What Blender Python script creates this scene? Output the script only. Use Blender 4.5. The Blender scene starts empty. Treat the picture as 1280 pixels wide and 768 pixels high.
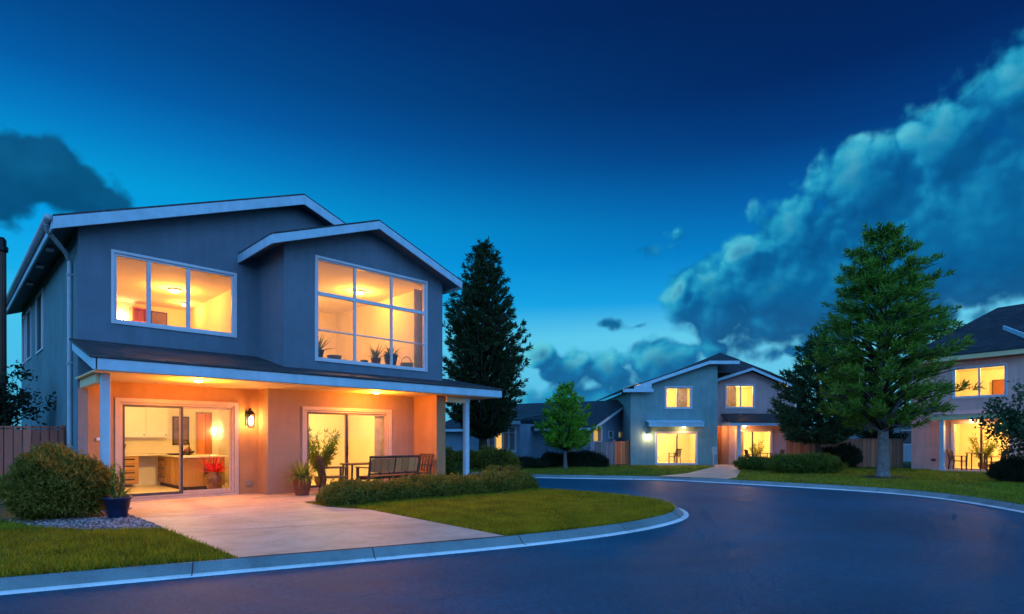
import bpy, bmesh, math, random
from math import sin, cos, pi, radians, sqrt, atan2
from mathutils import Vector, Matrix

R = random.Random(7)
sc = bpy.context.scene
col = sc.collection

# ------------------------------------------------------------------ node helpers
def new_mat(name):
    m = bpy.data.materials.new(name); m.use_nodes = True
    nt = m.node_tree
    for n in list(nt.nodes): nt.nodes.remove(n)
    out = nt.nodes.new('ShaderNodeOutputMaterial')
    return m, nt, out
def N(nt, t, **kw):
    n = nt.nodes.new(t)
    for k, v in kw.items():
        if k in n.inputs: n.inputs[k].default_value = v
        else: setattr(n, k, v)
    return n
def L(nt, a, b): nt.links.new(a, b)
def c4(c): return (c[0], c[1], c[2], 1.0)
def ramp(nt, stops, interp='LINEAR'):
    r = nt.nodes.new('ShaderNodeValToRGB'); r.color_ramp.interpolation = interp
    e = r.color_ramp.elements
    while len(e) > 1: e.remove(e[0])
    e[0].position = stops[0][0]; e[0].color = c4(stops[0][1])
    for p, c in stops[1:]:
        x = e.new(p); x.color = c4(c)
    return r
def mixc(nt, f, a, b, bt='MIX'):
    m = nt.nodes.new('ShaderNodeMix'); m.data_type = 'RGBA'; m.blend_type = bt
    for s, v in ((m.inputs[0], f), (m.inputs[6], a), (m.inputs[7], b)):
        if hasattr(v, 'is_linked'): L(nt, v, s)
        elif isinstance(v, (tuple, list)): s.default_value = c4(v)
        else: s.default_value = v
    return m.outputs[2]
def math_(nt, op, a, b=None, c=None, clamp=False):
    m = nt.nodes.new('ShaderNodeMath'); m.operation = op; m.use_clamp = clamp
    for i, v in enumerate((a, b, c)):
        if v is None: continue
        if hasattr(v, 'is_linked'): L(nt, v, m.inputs[i])
        else: m.inputs[i].default_value = v
    return m.outputs[0]

MATS = {}
def surf(name, color, rough=.7, var=.15, scale=6., bump=.0, bscale=40., metal=0., spec=.4, streak=0., detail=6., tint=None):
    """painted / plastered surface: colour mottled by noise, weather streaks, fine bump"""
    m, nt, out = new_mat(name)
    tc = N(nt, 'ShaderNodeTexCoord')
    n1 = N(nt, 'ShaderNodeTexNoise', Scale=scale, Detail=detail, Roughness=.6)
    L(nt, tc.outputs['Object'], n1.inputs['Vector'])
    lo = [max(0, c*(1-var*1.3)) for c in color]; hi = [min(1, c*(1+var)) for c in color]
    if tint: hi = [h*(1-.5)+t*.5 for h, t in zip(hi, tint)]
    r = ramp(nt, [(.3, lo), (.7, hi)])
    L(nt, n1.outputs['Fac'], r.inputs[0]); cs = r.outputs[0]
    if streak:
        mp = N(nt, 'ShaderNodeMapping'); mp.inputs['Scale'].default_value = (5, 5, .35)
        L(nt, tc.outputs['Object'], mp.inputs['Vector'])
        n2 = N(nt, 'ShaderNodeTexNoise', Scale=1.0, Detail=5., Roughness=.6); L(nt, mp.outputs[0], n2.inputs['Vector'])
        r2 = ramp(nt, [(.35, (1-streak,)*3), (.6, (1, 1, 1))]); L(nt, n2.outputs['Fac'], r2.inputs[0])
        cs = mixc(nt, 1., cs, r2.outputs[0], 'MULTIPLY')
    b = N(nt, 'ShaderNodeBsdfPrincipled', Roughness=rough, Metallic=metal)
    b.inputs['Specular IOR Level'].default_value = spec
    L(nt, cs, b.inputs['Base Color'])
    if bump:
        n3 = N(nt, 'ShaderNodeTexNoise', Scale=bscale, Detail=4., Roughness=.65); L(nt, tc.outputs['Object'], n3.inputs['Vector'])
        bp = N(nt, 'ShaderNodeBump', Strength=bump, Distance=.02); L(nt, n3.outputs['Fac'], bp.inputs['Height'])
        L(nt, bp.outputs[0], b.inputs['Normal'])
    L(nt, b.outputs[0], out.inputs[0]); MATS[name] = m
    return m
def shingles(name, ca, cb, row=.15, w=.3):
    m, nt, out = new_mat(name)
    uv = N(nt, 'ShaderNodeUVMap')
    br = N(nt, 'ShaderNodeTexBrick', Scale=1.0); br.offset = .5
    br.inputs['Color1'].default_value = c4(ca); br.inputs['Color2'].default_value = c4(cb)
    br.inputs['Mortar'].default_value = c4([c*.3 for c in ca])
    br.inputs['Mortar Size'].default_value = .012; br.inputs['Mortar Smooth'].default_value = .3
    br.inputs['Brick Width'].default_value = w; br.inputs['Row Height'].default_value = row
    L(nt, uv.outputs[0], br.inputs['Vector'])
    n = N(nt, 'ShaderNodeTexNoise', Scale=1.3, Detail=5.); L(nt, uv.outputs[0], n.inputs['Vector'])
    n2 = N(nt, 'ShaderNodeTexNoise', Scale=60., Detail=3.); L(nt, uv.outputs[0], n2.inputs['Vector'])
    r = ramp(nt, [(.3, (.6,)*3), (.7, (1.3,)*3)]); L(nt, n.outputs['Fac'], r.inputs[0])
    r2 = ramp(nt, [(.3, (.7,)*3), (.7, (1.25,)*3)]); L(nt, n2.outputs['Fac'], r2.inputs[0])
    cs = mixc(nt, 1., br.outputs['Color'], r.outputs[0], 'MULTIPLY'); cs = mixc(nt, 1., cs, r2.outputs[0], 'MULTIPLY')
    # saw-tooth course height so every row overlaps the one below
    sx = N(nt, 'ShaderNodeSeparateXYZ'); L(nt, uv.outputs[0], sx.inputs[0])
    fr = math_(nt, 'FRACT', math_(nt, 'DIVIDE', sx.outputs[1], row))
    h = math_(nt, 'ADD', math_(nt, 'MULTIPLY', math_(nt, 'SUBTRACT', 1., fr), .7), math_(nt, 'MULTIPLY', n2.outputs['Fac'], .35))
    bp = N(nt, 'ShaderNodeBump', Strength=.8, Distance=.03); L(nt, h, bp.inputs['Height'])
    b = N(nt, 'ShaderNodeBsdfPrincipled', Roughness=.6)
    L(nt, cs, b.inputs['Base Color']); L(nt, bp.outputs[0], b.inputs['Normal'])
    L(nt, b.outputs[0], out.inputs[0]); MATS[name] = m
def boards(name, ca, cb, w=.14, dark=.25, vertical=True, rough=.75):
    """timber boards: each board its own tone, grain along it, dark gaps"""
    m, nt, out = new_mat(name)
    uv = N(nt, 'ShaderNodeUVMap'); sx = N(nt, 'ShaderNodeSeparateXYZ'); L(nt, uv.outputs[0], sx.inputs[0])
    a = sx.outputs[0 if vertical else 1]
    q = math_(nt, 'DIVIDE', a, w); fl = math_(nt, 'FLOOR', q); fr = math_(nt, 'FRACT', q)
    wn = N(nt, 'ShaderNodeTexWhiteNoise'); wn.noise_dimensions = '1D'; L(nt, fl, wn.inputs['W'])
    mp = N(nt, 'ShaderNodeMapping'); mp.inputs['Scale'].default_value = (30, 1.6, 1) if vertical else (1.6, 30, 1)
    L(nt, uv.outputs[0], mp.inputs[0])
    cmb = N(nt, 'ShaderNodeCombineXYZ'); L(nt, math_(nt, 'MULTIPLY', wn.outputs['Value'], 37.), cmb.inputs[2])
    va = N(nt, 'ShaderNodeVectorMath'); va.operation = 'ADD'; L(nt, mp.outputs[0], va.inputs[0]); L(nt, cmb.outputs[0], va.inputs[1])
    g = N(nt, 'ShaderNodeTexNoise', Scale=1., Detail=6., Roughness=.65); L(nt, va.outputs[0], g.inputs['Vector'])
    f = math_(nt, 'ADD', math_(nt, 'MULTIPLY', wn.outputs['Value'], .55), math_(nt, 'MULTIPLY', g.outputs['Fac'], .6), clamp=True)
    r = ramp(nt, [(.15, ca), (.95, cb)]); L(nt, f, r.inputs[0])
    e = math_(nt, 'MINIMUM', fr, math_(nt, 'SUBTRACT', 1., fr))
    er = N(nt, 'ShaderNodeMapRange'); er.inputs[1].default_value = .02; er.inputs[2].default_value = .09
    er.inputs[3].default_value = dark; er.inputs[4].default_value = 1.; L(nt, e, er.inputs[0])
    cs = mixc(nt, 1., r.outputs[0], er.outputs[0], 'MULTIPLY')
    bp = N(nt, 'ShaderNodeBump', Strength=.5, Distance=.02)
    L(nt, math_(nt, 'ADD', er.outputs[0], math_(nt, 'MULTIPLY', g.outputs['Fac'], .25)), bp.inputs['Height'])
    b = N(nt, 'ShaderNodeBsdfPrincipled', Roughness=rough); L(nt, cs, b.inputs['Base Color']); L(nt, bp.outputs[0], b.inputs['Normal'])
    L(nt, b.outputs[0], out.inputs[0]); MATS[name] = m
def leaf(name, dark, light, trans=.35, nscale=1.4, rough=.55, tip=None):
    m, nt, out = new_mat(name)
    ge = N(nt, 'ShaderNodeNewGeometry'); tc = N(nt, 'ShaderNodeTexCoord')
    n = N(nt, 'ShaderNodeTexNoise', Scale=nscale, Detail=4., Roughness=.6); L(nt, tc.outputs['Object'], n.inputs['Vector'])
    f = math_(nt, 'ADD', math_(nt, 'MULTIPLY', ge.outputs['Random Per Island'], .45), math_(nt, 'MULTIPLY', n.outputs['Fac'], .7), clamp=True)
    st = [(.2, dark), (.8, light)]
    if tip: st.append((.97, tip))
    r = ramp(nt, st); L(nt, f, r.inputs[0])
    b = N(nt, 'ShaderNodeBsdfPrincipled', Roughness=rough); b.inputs['Specular IOR Level'].default_value = .12
    L(nt, r.outputs[0], b.inputs['Base Color'])
    t = N(nt, 'ShaderNodeBsdfTranslucent'); L(nt, mixc(nt, 1., r.outputs[0], (1.3, 1.25, .6), 'MULTIPLY'), t.inputs['Color'])
    mx = N(nt, 'ShaderNodeMixShader'); mx.inputs[0].default_value = trans
    L(nt, b.outputs[0], mx.inputs[1]); L(nt, t.outputs[0], mx.inputs[2]); L(nt, mx.outputs[0], out.inputs[0]); MATS[name] = m
def cloth(name, c):
    m, nt, out = new_mat(name); tc = N(nt, 'ShaderNodeTexCoord'); n = N(nt, 'ShaderNodeTexNoise', Scale=5., Detail=4.); L(nt, tc.outputs['Object'], n.inputs['Vector'])
    r = ramp(nt, [(.3, [x*.85 for x in c]), (.7, c)]); L(nt, n.outputs['Fac'], r.inputs[0])
    d = N(nt, 'ShaderNodeBsdfDiffuse'); t = N(nt, 'ShaderNodeBsdfTranslucent'); L(nt, r.outputs[0], d.inputs[0]); L(nt, r.outputs[0], t.inputs[0])
    mx = N(nt, 'ShaderNodeMixShader'); mx.inputs[0].default_value = .55; L(nt, d.outputs[0], mx.inputs[1]); L(nt, t.outputs[0], mx.inputs[2]); L(nt, mx.outputs[0], out.inputs[0]); MATS[name] = m
def glow(name, color, s):
    m, nt, out = new_mat(name); e = N(nt, 'ShaderNodeEmission', Strength=s); e.inputs[0].default_value = c4(color)
    L(nt, e.outputs[0], out.inputs[0]); MATS[name] = m
def glass(name, tint=(.97, .97, .97), refl=.9):
    m, nt, out = new_mat(name)
    t = N(nt, 'ShaderNodeBsdfTransparent'); t.inputs[0].default_value = c4(tint)
    g = N(nt, 'ShaderNodeBsdfGlossy', Roughness=.02); g.inputs[0].default_value = c4((refl,)*3)
    fr = N(nt, 'ShaderNodeFresnel', IOR=1.45)
    mx = N(nt, 'ShaderNodeMixShader'); L(nt, math_(nt, 'MULTIPLY', fr.outputs[0], .4), mx.inputs[0]); L(nt, t.outputs[0], mx.inputs[1]); L(nt, g.outputs[0], mx.inputs[2])
    L(nt, mx.outputs[0], out.inputs[0]); MATS[name] = m

# ------------------------------------------------------------------ materials
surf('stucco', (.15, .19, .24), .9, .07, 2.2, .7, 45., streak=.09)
surf('stucco_lamplit', (.42, .21, .095), .9, .1, 2.2, .35, 55., streak=.08)  # grey stucco with the orange porch lamplight mixed into its colour
surf('stucco_shaded', (.33, .2, .14), .9, .07, 2.2, .6, 45., streak=.08)  # same porch stucco, darkened in colour where less lamplight falls
surf('stucco_side', (.13, .23, .25), .9, .12, 2.2, .35, 55., streak=.15)
surf('stucco_teal', (.2, .33, .33), .9, .12, 1.5, .3, 30., streak=.12)
surf('stucco_mauve', (.58, .36, .35), .9, .1, 1.5, .3, 30., streak=.1)
surf('stucco_pink', (.85, .43, .37), .9, .1, 1.5, .3, 30., streak=.1)
surf('siding_blue', (.2, .3, .4), .85, .15, 1.2, .2, 20., streak=.15)
surf('siding_pale', (.3, .36, .42), .8, .1, 1.2, .1, 20.)
surf('white_trim', (.42, .6, .7), .55, .08, 3., .06, 60., streak=.1)
surf('white_frame', (.66, .6, .64), .45, .06, 5., streak=.06)
surf('frame_lamplit', (.5, .36, .29), .45, .06, 5., streak=.06)  # white door trim with the porch's warm light mixed into the colour
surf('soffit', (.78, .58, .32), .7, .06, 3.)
surf('dark_frame', (.05, .045, .05), .45, .1, 5.)
surf('gutter', (.42, .46, .5), .4, .1, 4., metal=.0, streak=.1)
surf('room_wall', (.82, .74, .58), .85, .06, 1.5)
surf('room_ceiling', (.85, .78, .62), .9, .05, 1.5)
surf('room_floor', (.68, .58, .42), .35, .15, 3.)
surf('cabinet_white', (.82, .78, .68), .4, .04, 3.)
surf('counter_stone', (.7, .62, .48), .25, .2, 20.)
boards('cabinet_wood', (.28, .13, .035), (.5, .28, .09), .5, .6)
boards('wood_dark', (.035, .016, .01), (.12, .055, .03), .09, .5)
boards('wood_mid', (.5, .13, .035), (.85, .28, .09), .2, .6)
boards('fence_wood', (.3, .06, .035), (.62, .19, .12), .15, .2)
boards('fence_grey', (.11, .115, .13), (.22, .22, .24), .15, .2)
boards('fence_red_and_lit', (.45, .08, .03), (.85, .22, .07), .15, .25)  # red boards; on the panel by the lantern the orange is painted lamplight
boards('fence_brown', (.26, .1, .06), (.5, .22, .13), .17, .2)
boards('door_wood', (.25, .09, .03), (.4, .16, .06), .2, .5)
shingles('roof_dark', (.022, .022, .028), (.05, .045, .05))
shingles('roof_porch', (.04, .03, .032), (.075, .06, .06))
surf('terracotta', (.22, .075, .04), .6, .2, 8., .1, 60.)
surf('pot_dark', (.05, .03, .03), .5, .2, 8., .1, 60.)
surf('pot_blue', (.02, .035, .09), .35, .2, 8., .05, 60.)
surf('urn_brown', (.2, .085, .045), .35, .35, 9., .1, 40.)
surf('black_metal', (.012, .012, .014), .4, .2, 8., metal=.6)
surf('soil', (.035, .025, .02), .95, .3, 20., .6, 60.)
surf('mulch', (.045, .025, .018), .95, .4, 30., 1., 50.)
surf('bark_grey', (.17, .15, .145), .9, .3, 9., .9, 26.)
surf('bark_brown', (.06, .04, .03), .95, .3, 9., .9, 26.)
surf('shrub_core', (.012, .016, .006), .95, .4, 12.)
cloth('linen', (.8, .72, .58))
surf('picture', (.2, .12, .06), .6, .5, 3.)
surf('recess_dark', (.03, .017, .01), .8, .2, 4.)  # near-black brown for the plinth and the painted recess
surf('outlet', (.25, .2, .17), .5, .1, 5.)
leaf('leaf_tree', (.01, .036, .01), (.21, .37, .05), .35, 1.5)
leaf('leaf_cypress', (.01, .022, .012), (.05, .085, .03), .2, 1.2)
leaf('leaf_conifer', (.012, .032, .018), (.06, .13, .055), .2, 1.2)
leaf('leaf_small', (.05, .15, .015), (.26, .52, .05), .4, 1.8)
leaf('leaf_dark', (.007, .014, .008), (.03, .045, .022), .2, 2.)
leaf('leaf_shrub', (.03, .03, .006), (.32, .24, .04), .3, 3., tip=(.45, .3, .08))
leaf('leaf_hedge', (.03, .034, .006), (.3, .25, .04), .3, 2.5, tip=(.42, .29, .07))
leaf('leaf_bush', (.03, .06, .012), (.15, .21, .035), .3, 2.)
leaf('leaf_pot', (.06, .09, .015), (.3, .34, .07), .35, 6.)
leaf('leaf_red', (.16, .006, .008), (.85, .035, .03), .2, 6.)
leaf('leaf_palm', (.05, .09, .015), (.2, .28, .06), .35, 4.)
leaf('grass_blade', (.024, .034, .004), (.46, .38, .02), .4, 1.6, .6)
leaf('grass_blade_far', (.03, .06, .006), (.33, .36, .03), .4, .9, .6)
glow('lamp_warm', (1., .72, .36), 30.)
glow('lamp_hot', (1., .78, .45), 60.)
glow('lamp_soft', (1., .66, .3), 9.)
glass('glass')

# asphalt
def mk_asphalt():
    m, nt, out = new_mat('asphalt'); tc = N(nt, 'ShaderNodeTexCoord')
    f = N(nt, 'ShaderNodeTexNoise', Scale=130., Detail=3., Roughness=.7); L(nt, tc.outputs['Object'], f.inputs['Vector'])
    g = N(nt, 'ShaderNodeTexNoise', Scale=.35, Detail=5., Roughness=.6); L(nt, tc.outputs['Object'], g.inputs['Vector'])
    v = N(nt, 'ShaderNodeTexVoronoi', Scale=95.); L(nt, tc.outputs['Object'], v.inputs['Vector'])
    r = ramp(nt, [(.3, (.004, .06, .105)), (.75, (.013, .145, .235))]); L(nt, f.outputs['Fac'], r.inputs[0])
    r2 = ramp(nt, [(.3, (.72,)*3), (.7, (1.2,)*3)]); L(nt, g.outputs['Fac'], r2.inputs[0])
    cs = mixc(nt, 1., r.outputs[0], r2.outputs[0], 'MULTIPLY')
    k = N(nt, 'ShaderNodeTexNoise', Scale=16., Detail=5., Roughness=.7); L(nt, tc.outputs['Object'], k.inputs['Vector'])
    r3 = ramp(nt, [(.35, (.75,)*3), (.65, (1.22,)*3)]); L(nt, k.outputs['Fac'], r3.inputs[0]); cs = mixc(nt, 1., cs, r3.outputs[0], 'MULTIPLY')
    wz = N(nt, 'ShaderNodeTexNoise', Scale=1.2, Detail=5.); L(nt, tc.outputs['Object'], wz.inputs['Vector'])
    wm = mixc(nt, .16, tc.outputs['Object'], wz.outputs['Color'], 'LINEAR_LIGHT')
    ck = N(nt, 'ShaderNodeTexVoronoi', Scale=.3); ck.feature = 'DISTANCE_TO_EDGE'; L(nt, wm, ck.inputs['Vector'])
    cm = N(nt, 'ShaderNodeMapRange'); cm.inputs[1].default_value = .001; cm.inputs[2].default_value = .006; cm.inputs[3].default_value = .78; cm.inputs[4].default_value = 1.; L(nt, ck.outputs['Distance'], cm.inputs[0])
    gm = N(nt, 'ShaderNodeMapRange'); gm.inputs[1].default_value = .48; gm.inputs[2].default_value = .56; L(nt, g.outputs['Fac'], gm.inputs[0])
    cs = mixc(nt, gm.outputs[0], cs, mixc(nt, 1., cs, cm.outputs[0], 'MULTIPLY'))
    # tyre-polished arcs around the bend
    sx = N(nt, 'ShaderNodeSeparateXYZ'); L(nt, tc.outputs['Object'], sx.inputs[0])
    dx = math_(nt, 'SUBTRACT', sx.outputs[0], .5); dy = math_(nt, 'SUBTRACT', sx.outputs[1], 12.5)
    rad = math_(nt, 'SQRT', math_(nt, 'ADD', math_(nt, 'MULTIPLY', dx, dx), math_(nt, 'MULTIPLY', dy, dy)))
    rn = N(nt, 'ShaderNodeTexNoise', Scale=1.4, Detail=4.); rn.noise_dimensions = '1D'
    L(nt, math_(nt, 'ADD', rad, math_(nt, 'MULTIPLY', g.outputs['Fac'], .8)), rn.inputs['W'])
    rr = ramp(nt, [(.35, (.52,)*3), (.65, (.6,)*3)]); L(nt, rn.outputs['Fac'], rr.inputs[0])
    rc = ramp(nt, [(.35, (.93,)*3), (.65, (1.05,)*3)]); L(nt, rn.outputs['Fac'], rc.inputs[0])
    cs = mixc(nt, 1., cs, rc.outputs[0], 'MULTIPLY')
    b = N(nt, 'ShaderNodeBsdfPrincipled'); b.inputs['Specular IOR Level'].default_value = .12
    L(nt, cs, b.inputs['Base Color']); L(nt, rr.outputs[0], b.inputs['Roughness'])
    bp = N(nt, 'ShaderNodeBump', Strength=.7, Distance=.012); L(nt, math_(nt, 'ADD', f.outputs['Fac'], v.outputs['Distance']), bp.inputs['Height'])
    L(nt, bp.outputs[0], b.inputs['Normal']); L(nt, b.outputs[0], out.inputs[0]); MATS['asphalt'] = m
mk_asphalt()
def mk_concrete(name, lo, hi, rough=.6):
    m, nt, out = new_mat(name); tc = N(nt, 'ShaderNodeTexCoord')
    f = N(nt, 'ShaderNodeTexNoise', Scale=70., Detail=4.); L(nt, tc.outputs['Object'], f.inputs['Vector'])
    g = N(nt, 'ShaderNodeTexNoise', Scale=.8, Detail=7., Roughness=.65); L(nt, tc.outputs['Object'], g.inputs['Vector'])
    r = ramp(nt, [(.3, lo), (.7, hi)]); L(nt, g.outputs['Fac'], r.inputs[0])
    r2 = ramp(nt, [(.3, (.85,)*3), (.7, (1.1,)*3)]); L(nt, f.outputs['Fac'], r2.inputs[0])
    h = N(nt, 'ShaderNodeTexNoise', Scale=2.6, Detail=8., Roughness=.75); L(nt, tc.outputs['Object'], h.inputs['Vector'])
    r3 = ramp(nt, [(.36, (.8,)*3), (.5, (1.,)*3), (.75, (1.08,)*3)]); L(nt, h.outputs['Fac'], r3.inputs[0])
    cs = mixc(nt, 1., mixc(nt, 1., r.outputs[0], r2.outputs[0], 'MULTIPLY'), r3.outputs[0], 'MULTIPLY')
    b = N(nt, 'ShaderNodeBsdfPrincipled', Roughness=rough); L(nt, cs, b.inputs['Base Color'])
    bp = N(nt, 'ShaderNodeBump', Strength=.25, Distance=.01); L(nt, f.outputs['Fac'], bp.inputs['Height']); L(nt, bp.outputs[0], b.inputs['Normal'])
    L(nt, b.outputs[0], out.inputs[0]); MATS[name] = m
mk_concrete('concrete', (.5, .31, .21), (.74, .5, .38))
mk_concrete('kerb_concrete', (.15, .18, .18), (.26, .3, .3))
mk_concrete('kerb_lip', (.7, .66, .64), (.9, .86, .85))
surf('joint', (.05, .04, .04), .9)
def mk_ground(name, a, b_, s=.6):
    m, nt, out = new_mat(name); tc = N(nt, 'ShaderNodeTexCoord')
    g = N(nt, 'ShaderNodeTexNoise', Scale=s, Detail=8., Roughness=.7); L(nt, tc.outputs['Object'], g.inputs['Vector'])
    r = ramp(nt, [(.3, a), (.7, b_)]); L(nt, g.outputs['Fac'], r.inputs[0])
    b = N(nt, 'ShaderNodeBsdfPrincipled', Roughness=.95); L(nt, r.outputs[0], b.inputs['Base Color']); L(nt, b.outputs[0], out.inputs[0]); MATS[name] = m
mk_ground('turf', (.03, .045, .008), (.09, .1, .015), 3.)
mk_ground('earth', (.02, .025, .01), (.045, .05, .02), .2)
def mk_gravel():
    m, nt, out = new_mat('gravel'); ge = N(nt, 'ShaderNodeNewGeometry')
    r = ramp(nt, [(0, (.1, .05, .05)), (.5, (.3, .18, .17)), (1, (.6, .42, .4))]); L(nt, ge.outputs['Random Per Island'], r.inputs[0])
    b = N(nt, 'ShaderNodeBsdfPrincipled', Roughness=.8); L(nt, r.outputs[0], b.inputs['Base Color']); L(nt, b.outputs[0], out.inputs[0]); MATS['gravel'] = m
mk_gravel()

# ------------------------------------------------------------------ mesh helpers
class MB:
    def __init__(s): s.v = []; s.f = []
    def add(s, vs, fs):
        o = len(s.v); s.v += [tuple(p) for p in vs]; s.f += [tuple(i+o for i in f) for f in fs]; return s
    def box(s, x0, x1, y0, y1, z0, z1):
        if x0 > x1: x0, x1 = x1, x0
        if y0 > y1: y0, y1 = y1, y0
        if z0 > z1: z0, z1 = z1, z0
        return s.add([(x0,y0,z0),(x1,y0,z0),(x1,y1,z0),(x0,y1,z0),(x0,y0,z1),(x1,y0,z1),(x1,y1,z1),(x0,y1,z1)],
                     [(3,2,1,0),(4,5,6,7),(0,1,5,4),(1,2,6,5),(2,3,7,6),(3,0,4,7)])
    def slab(s, top, t, d=(0,0,-1)):
        """polygon extruded by t along d"""
        n = len(top); dv = Vector(d)*t
        vs = [Vector(p) for p in top] + [Vector(p)+dv for p in top]
        nrm = Vector((0,0,0))
        for i in range(n):
            a, b = Vector(top[i]), Vector(top[(i+1) % n])
            nrm += a.cross(b)
        fl = nrm.dot(dv) > 0
        fs = [tuple(range(n)), tuple(range(2*n-1, n-1, -1))] + [(i, i+n, (i+1) % n+n, (i+1) % n) for i in range(n)]
        if fl: fs = [tuple(reversed(f)) for f in fs]
        return s.add(vs, fs)
    def tube(s, pts, rad, n=8, cap=True):
        pts = [Vector(p) for p in pts]
        if not isinstance(rad, (list, tuple)): rad = [rad]*len(pts)
        vs = []; u = None
        for i, p in enumerate(pts):
            t = (pts[min(i+1, len(pts)-1)] - pts[max(i-1, 0)])
            if t.length < 1e-9: t = Vector((0,0,1))
            t.normalize()
            if u is None: u = t.orthogonal().normalized()
            else:
                u = u - t*u.dot(t)
                u = u.normalized() if u.length > 1e-6 else t.orthogonal().normalized()
            w = t.cross(u)
            for k in range(n):
                a = 2*pi*k/n; vs.append(p + (u*cos(a)+w*sin(a))*rad[i])
        fs = []
        for i in range(len(pts)-1):
            for k in range(n):
                a = i*n+k; b = i*n+(k+1) % n; fs.append((a, b, b+n, a+n))
        if cap: fs.append(tuple(range(n-1, -1, -1))); m = (len(pts)-1)*n; fs.append(tuple(range(m, m+n)))
        return s.add(vs, fs)
    def lathe(s, prof, c=(0,0,0), n=20):
        vs = []; fs = []
        for r, z in prof:
            for k in range(n):
                a = 2*pi*k/n; vs.append((c[0]+r*cos(a), c[1]+r*sin(a), c[2]+z))
        for i in range(len(prof)-1):
            for k in range(n):
                a = i*n+k; b = i*n+(k+1) % n; fs.append((a, b, b+n, a+n))
        fs.append(tuple(range(n-1, -1, -1))); m = (len(prof)-1)*n; fs.append(tuple(range(m, m+n)))
        return s.add(vs, fs)
    def ring(s, x0, x1, z0, z1, y0, y1, w, wb=None):
        """rectangular frame in the x-z plane"""
        wb = w if wb is None else wb
        s.box(x0, x0+w, y0, y1, z0+wb, z1-w); s.box(x1-w, x1, y0, y1, z0+wb, z1-w)
        s.box(x0, x1, y0, y1, z1-w, z1)
        if wb: s.box(x0, x1, y0, y1, z0, z0+wb)
        return s
    def leafq(s, p, d, up, l, w):
        """one pointed leaf"""
        d = d.normalized(); sd = d.cross(up)
        if sd.length < 1e-5: sd = d.orthogonal()
        sd.normalize()
        a = p; b = p+d*l*.45+sd*w*.5; c = p+d*l; e = p+d*l*.45-sd*w*.5
        o = len(s.v); s.v += [a[:], b[:], c[:], e[:]]; s.f.append((o, o+1, o+2, o+3))
    def blade(s, p, d, l, w, droop=.6, seg=4, up=Vector((0,0,1))):
        """arching strap leaf"""
        d = Vector(d).normalized(); p = Vector(p); sd = d.cross(up)
        if sd.length < 1e-4: sd = Vector((1,0,0))
        sd.normalize(); o = len(s.v)
        for i in range(seg+1):
            t = i/seg; ww = w*.5*(1-.15*(1-t)*2 if t < .35 else (1-t)/.65)+.0008
            s.v += [(p-sd*ww)[:], (p+sd*ww)[:]]
            d2 = (d + Vector((0,0,-1))*droop*t).normalized(); p = p + d2*l/seg
        for i in range(seg): s.f.append((o+2*i, o+2*i+1, o+2*i+3, o+2*i+2))
    def build(s, name, mat, parent=None, smooth=False, bevel=0., loc=None, uv=True):
        me = bpy.data.meshes.new(name); me.from_pydata(s.v, [], s.f)
        if mat: me.materials.append(MATS[mat])
        if smooth: me.polygons.foreach_set('use_smooth', [True]*len(me.polygons))
        if uv and len(me.polygons) < 4000: auto_uv(me)
        me.update()
        o = bpy.data.objects.new(name, me); col.objects.link(o)
        if parent: o.parent = parent
        if loc: o.location = loc
        if bevel:
            b = o.modifiers.new('bevel', 'BEVEL'); b.width = bevel; b.segments = 2; b.limit_method = 'ANGLE'
        return o
def auto_uv(me):
    me.update(); lay = me.uv_layers.new(name='UVMap'); Z = Vector((0,0,1))
    for p in me.polygons:
        n = p.normal
        if abs(n.z) > .995: t, b = Vector((1,0,0)), Vector((0,1,0))
        else: t = Z.cross(n).normalized(); b = n.cross(t)
        for li in p.loop_indices:
            q = me.vertices[me.loops[li].vertex_index].co; lay.data[li].uv = (q.dot(t), q.dot(b))
def holed(outer, holes, y0, t, axis='y'):
    """wall polygon in (x,z) with rectangular holes, y0..y0+t ; axis 'x' -> polygon in (y,z), x0..x0+t"""
    bm = bmesh.new(); es = []
    def P(a, z): return (a, y0, z) if axis == 'y' else (y0, a, z)
    for lp in [outer] + [[(a,c),(b,c),(b,d),(a,d)] for a, b, c, d in holes]:
        vs = [bm.verts.new(P(*p)) for p in lp]
        es += [bm.edges.new((vs[i], vs[(i+1) % len(vs)])) for i in range(len(vs))]
    r = bmesh.ops.triangle_fill(bm, use_beauty=True, use_dissolve=False, edges=es)
    fs = [g for g in r['geom'] if isinstance(g, bmesh.types.BMFace)]
    e = bmesh.ops.extrude_face_region(bm, geom=fs)
    d = (0, t, 0) if axis == 'y' else (t, 0, 0)
    bmesh.ops.translate(bm, verts=[g for g in e['geom'] if isinstance(g, bmesh.types.BMVert)], vec=d)
    bmesh.ops.recalc_face_normals(bm, faces=bm.faces[:])
    m = MB(); bm.verts.index_update()
    m.add([v.co[:] for v in bm.verts], [[v.index for v in f.verts] for f in bm.faces]); bm.free(); return m
def prop(o, label=None, cat=None, group=None, kind=None):
    if label: o['label'] = label
    if cat: o['category'] = cat
    if group: o['group'] = group
    if kind: o['kind'] = kind
    return o
def thing(name, label, cat, loc=(0,0,0), rz=0., group=None, sc_=1.):
    o = bpy.data.objects.new(name, None); o.empty_display_size = .3; col.objects.link(o)
    o.location = loc; o.rotation_euler = (0, 0, rz); o.scale = (sc_,)*3
    return prop(o, label, cat, group)
def copy_tree(o, parent=None):
    c = o.copy(); col.objects.link(c); c.parent = parent
    for ch in list(o.children): copy_tree(ch, c)
    return c
def light(name, parent, loc, power, color, r=.08):
    l = bpy.data.lights.new(name, 'POINT'); l.energy = power*LK; l.color = color; l.shadow_soft_size = r
    o = bpy.data.objects.new(name, l); col.objects.link(o); o.parent = parent; o.location = loc; return o
LK = 3.0
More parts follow.
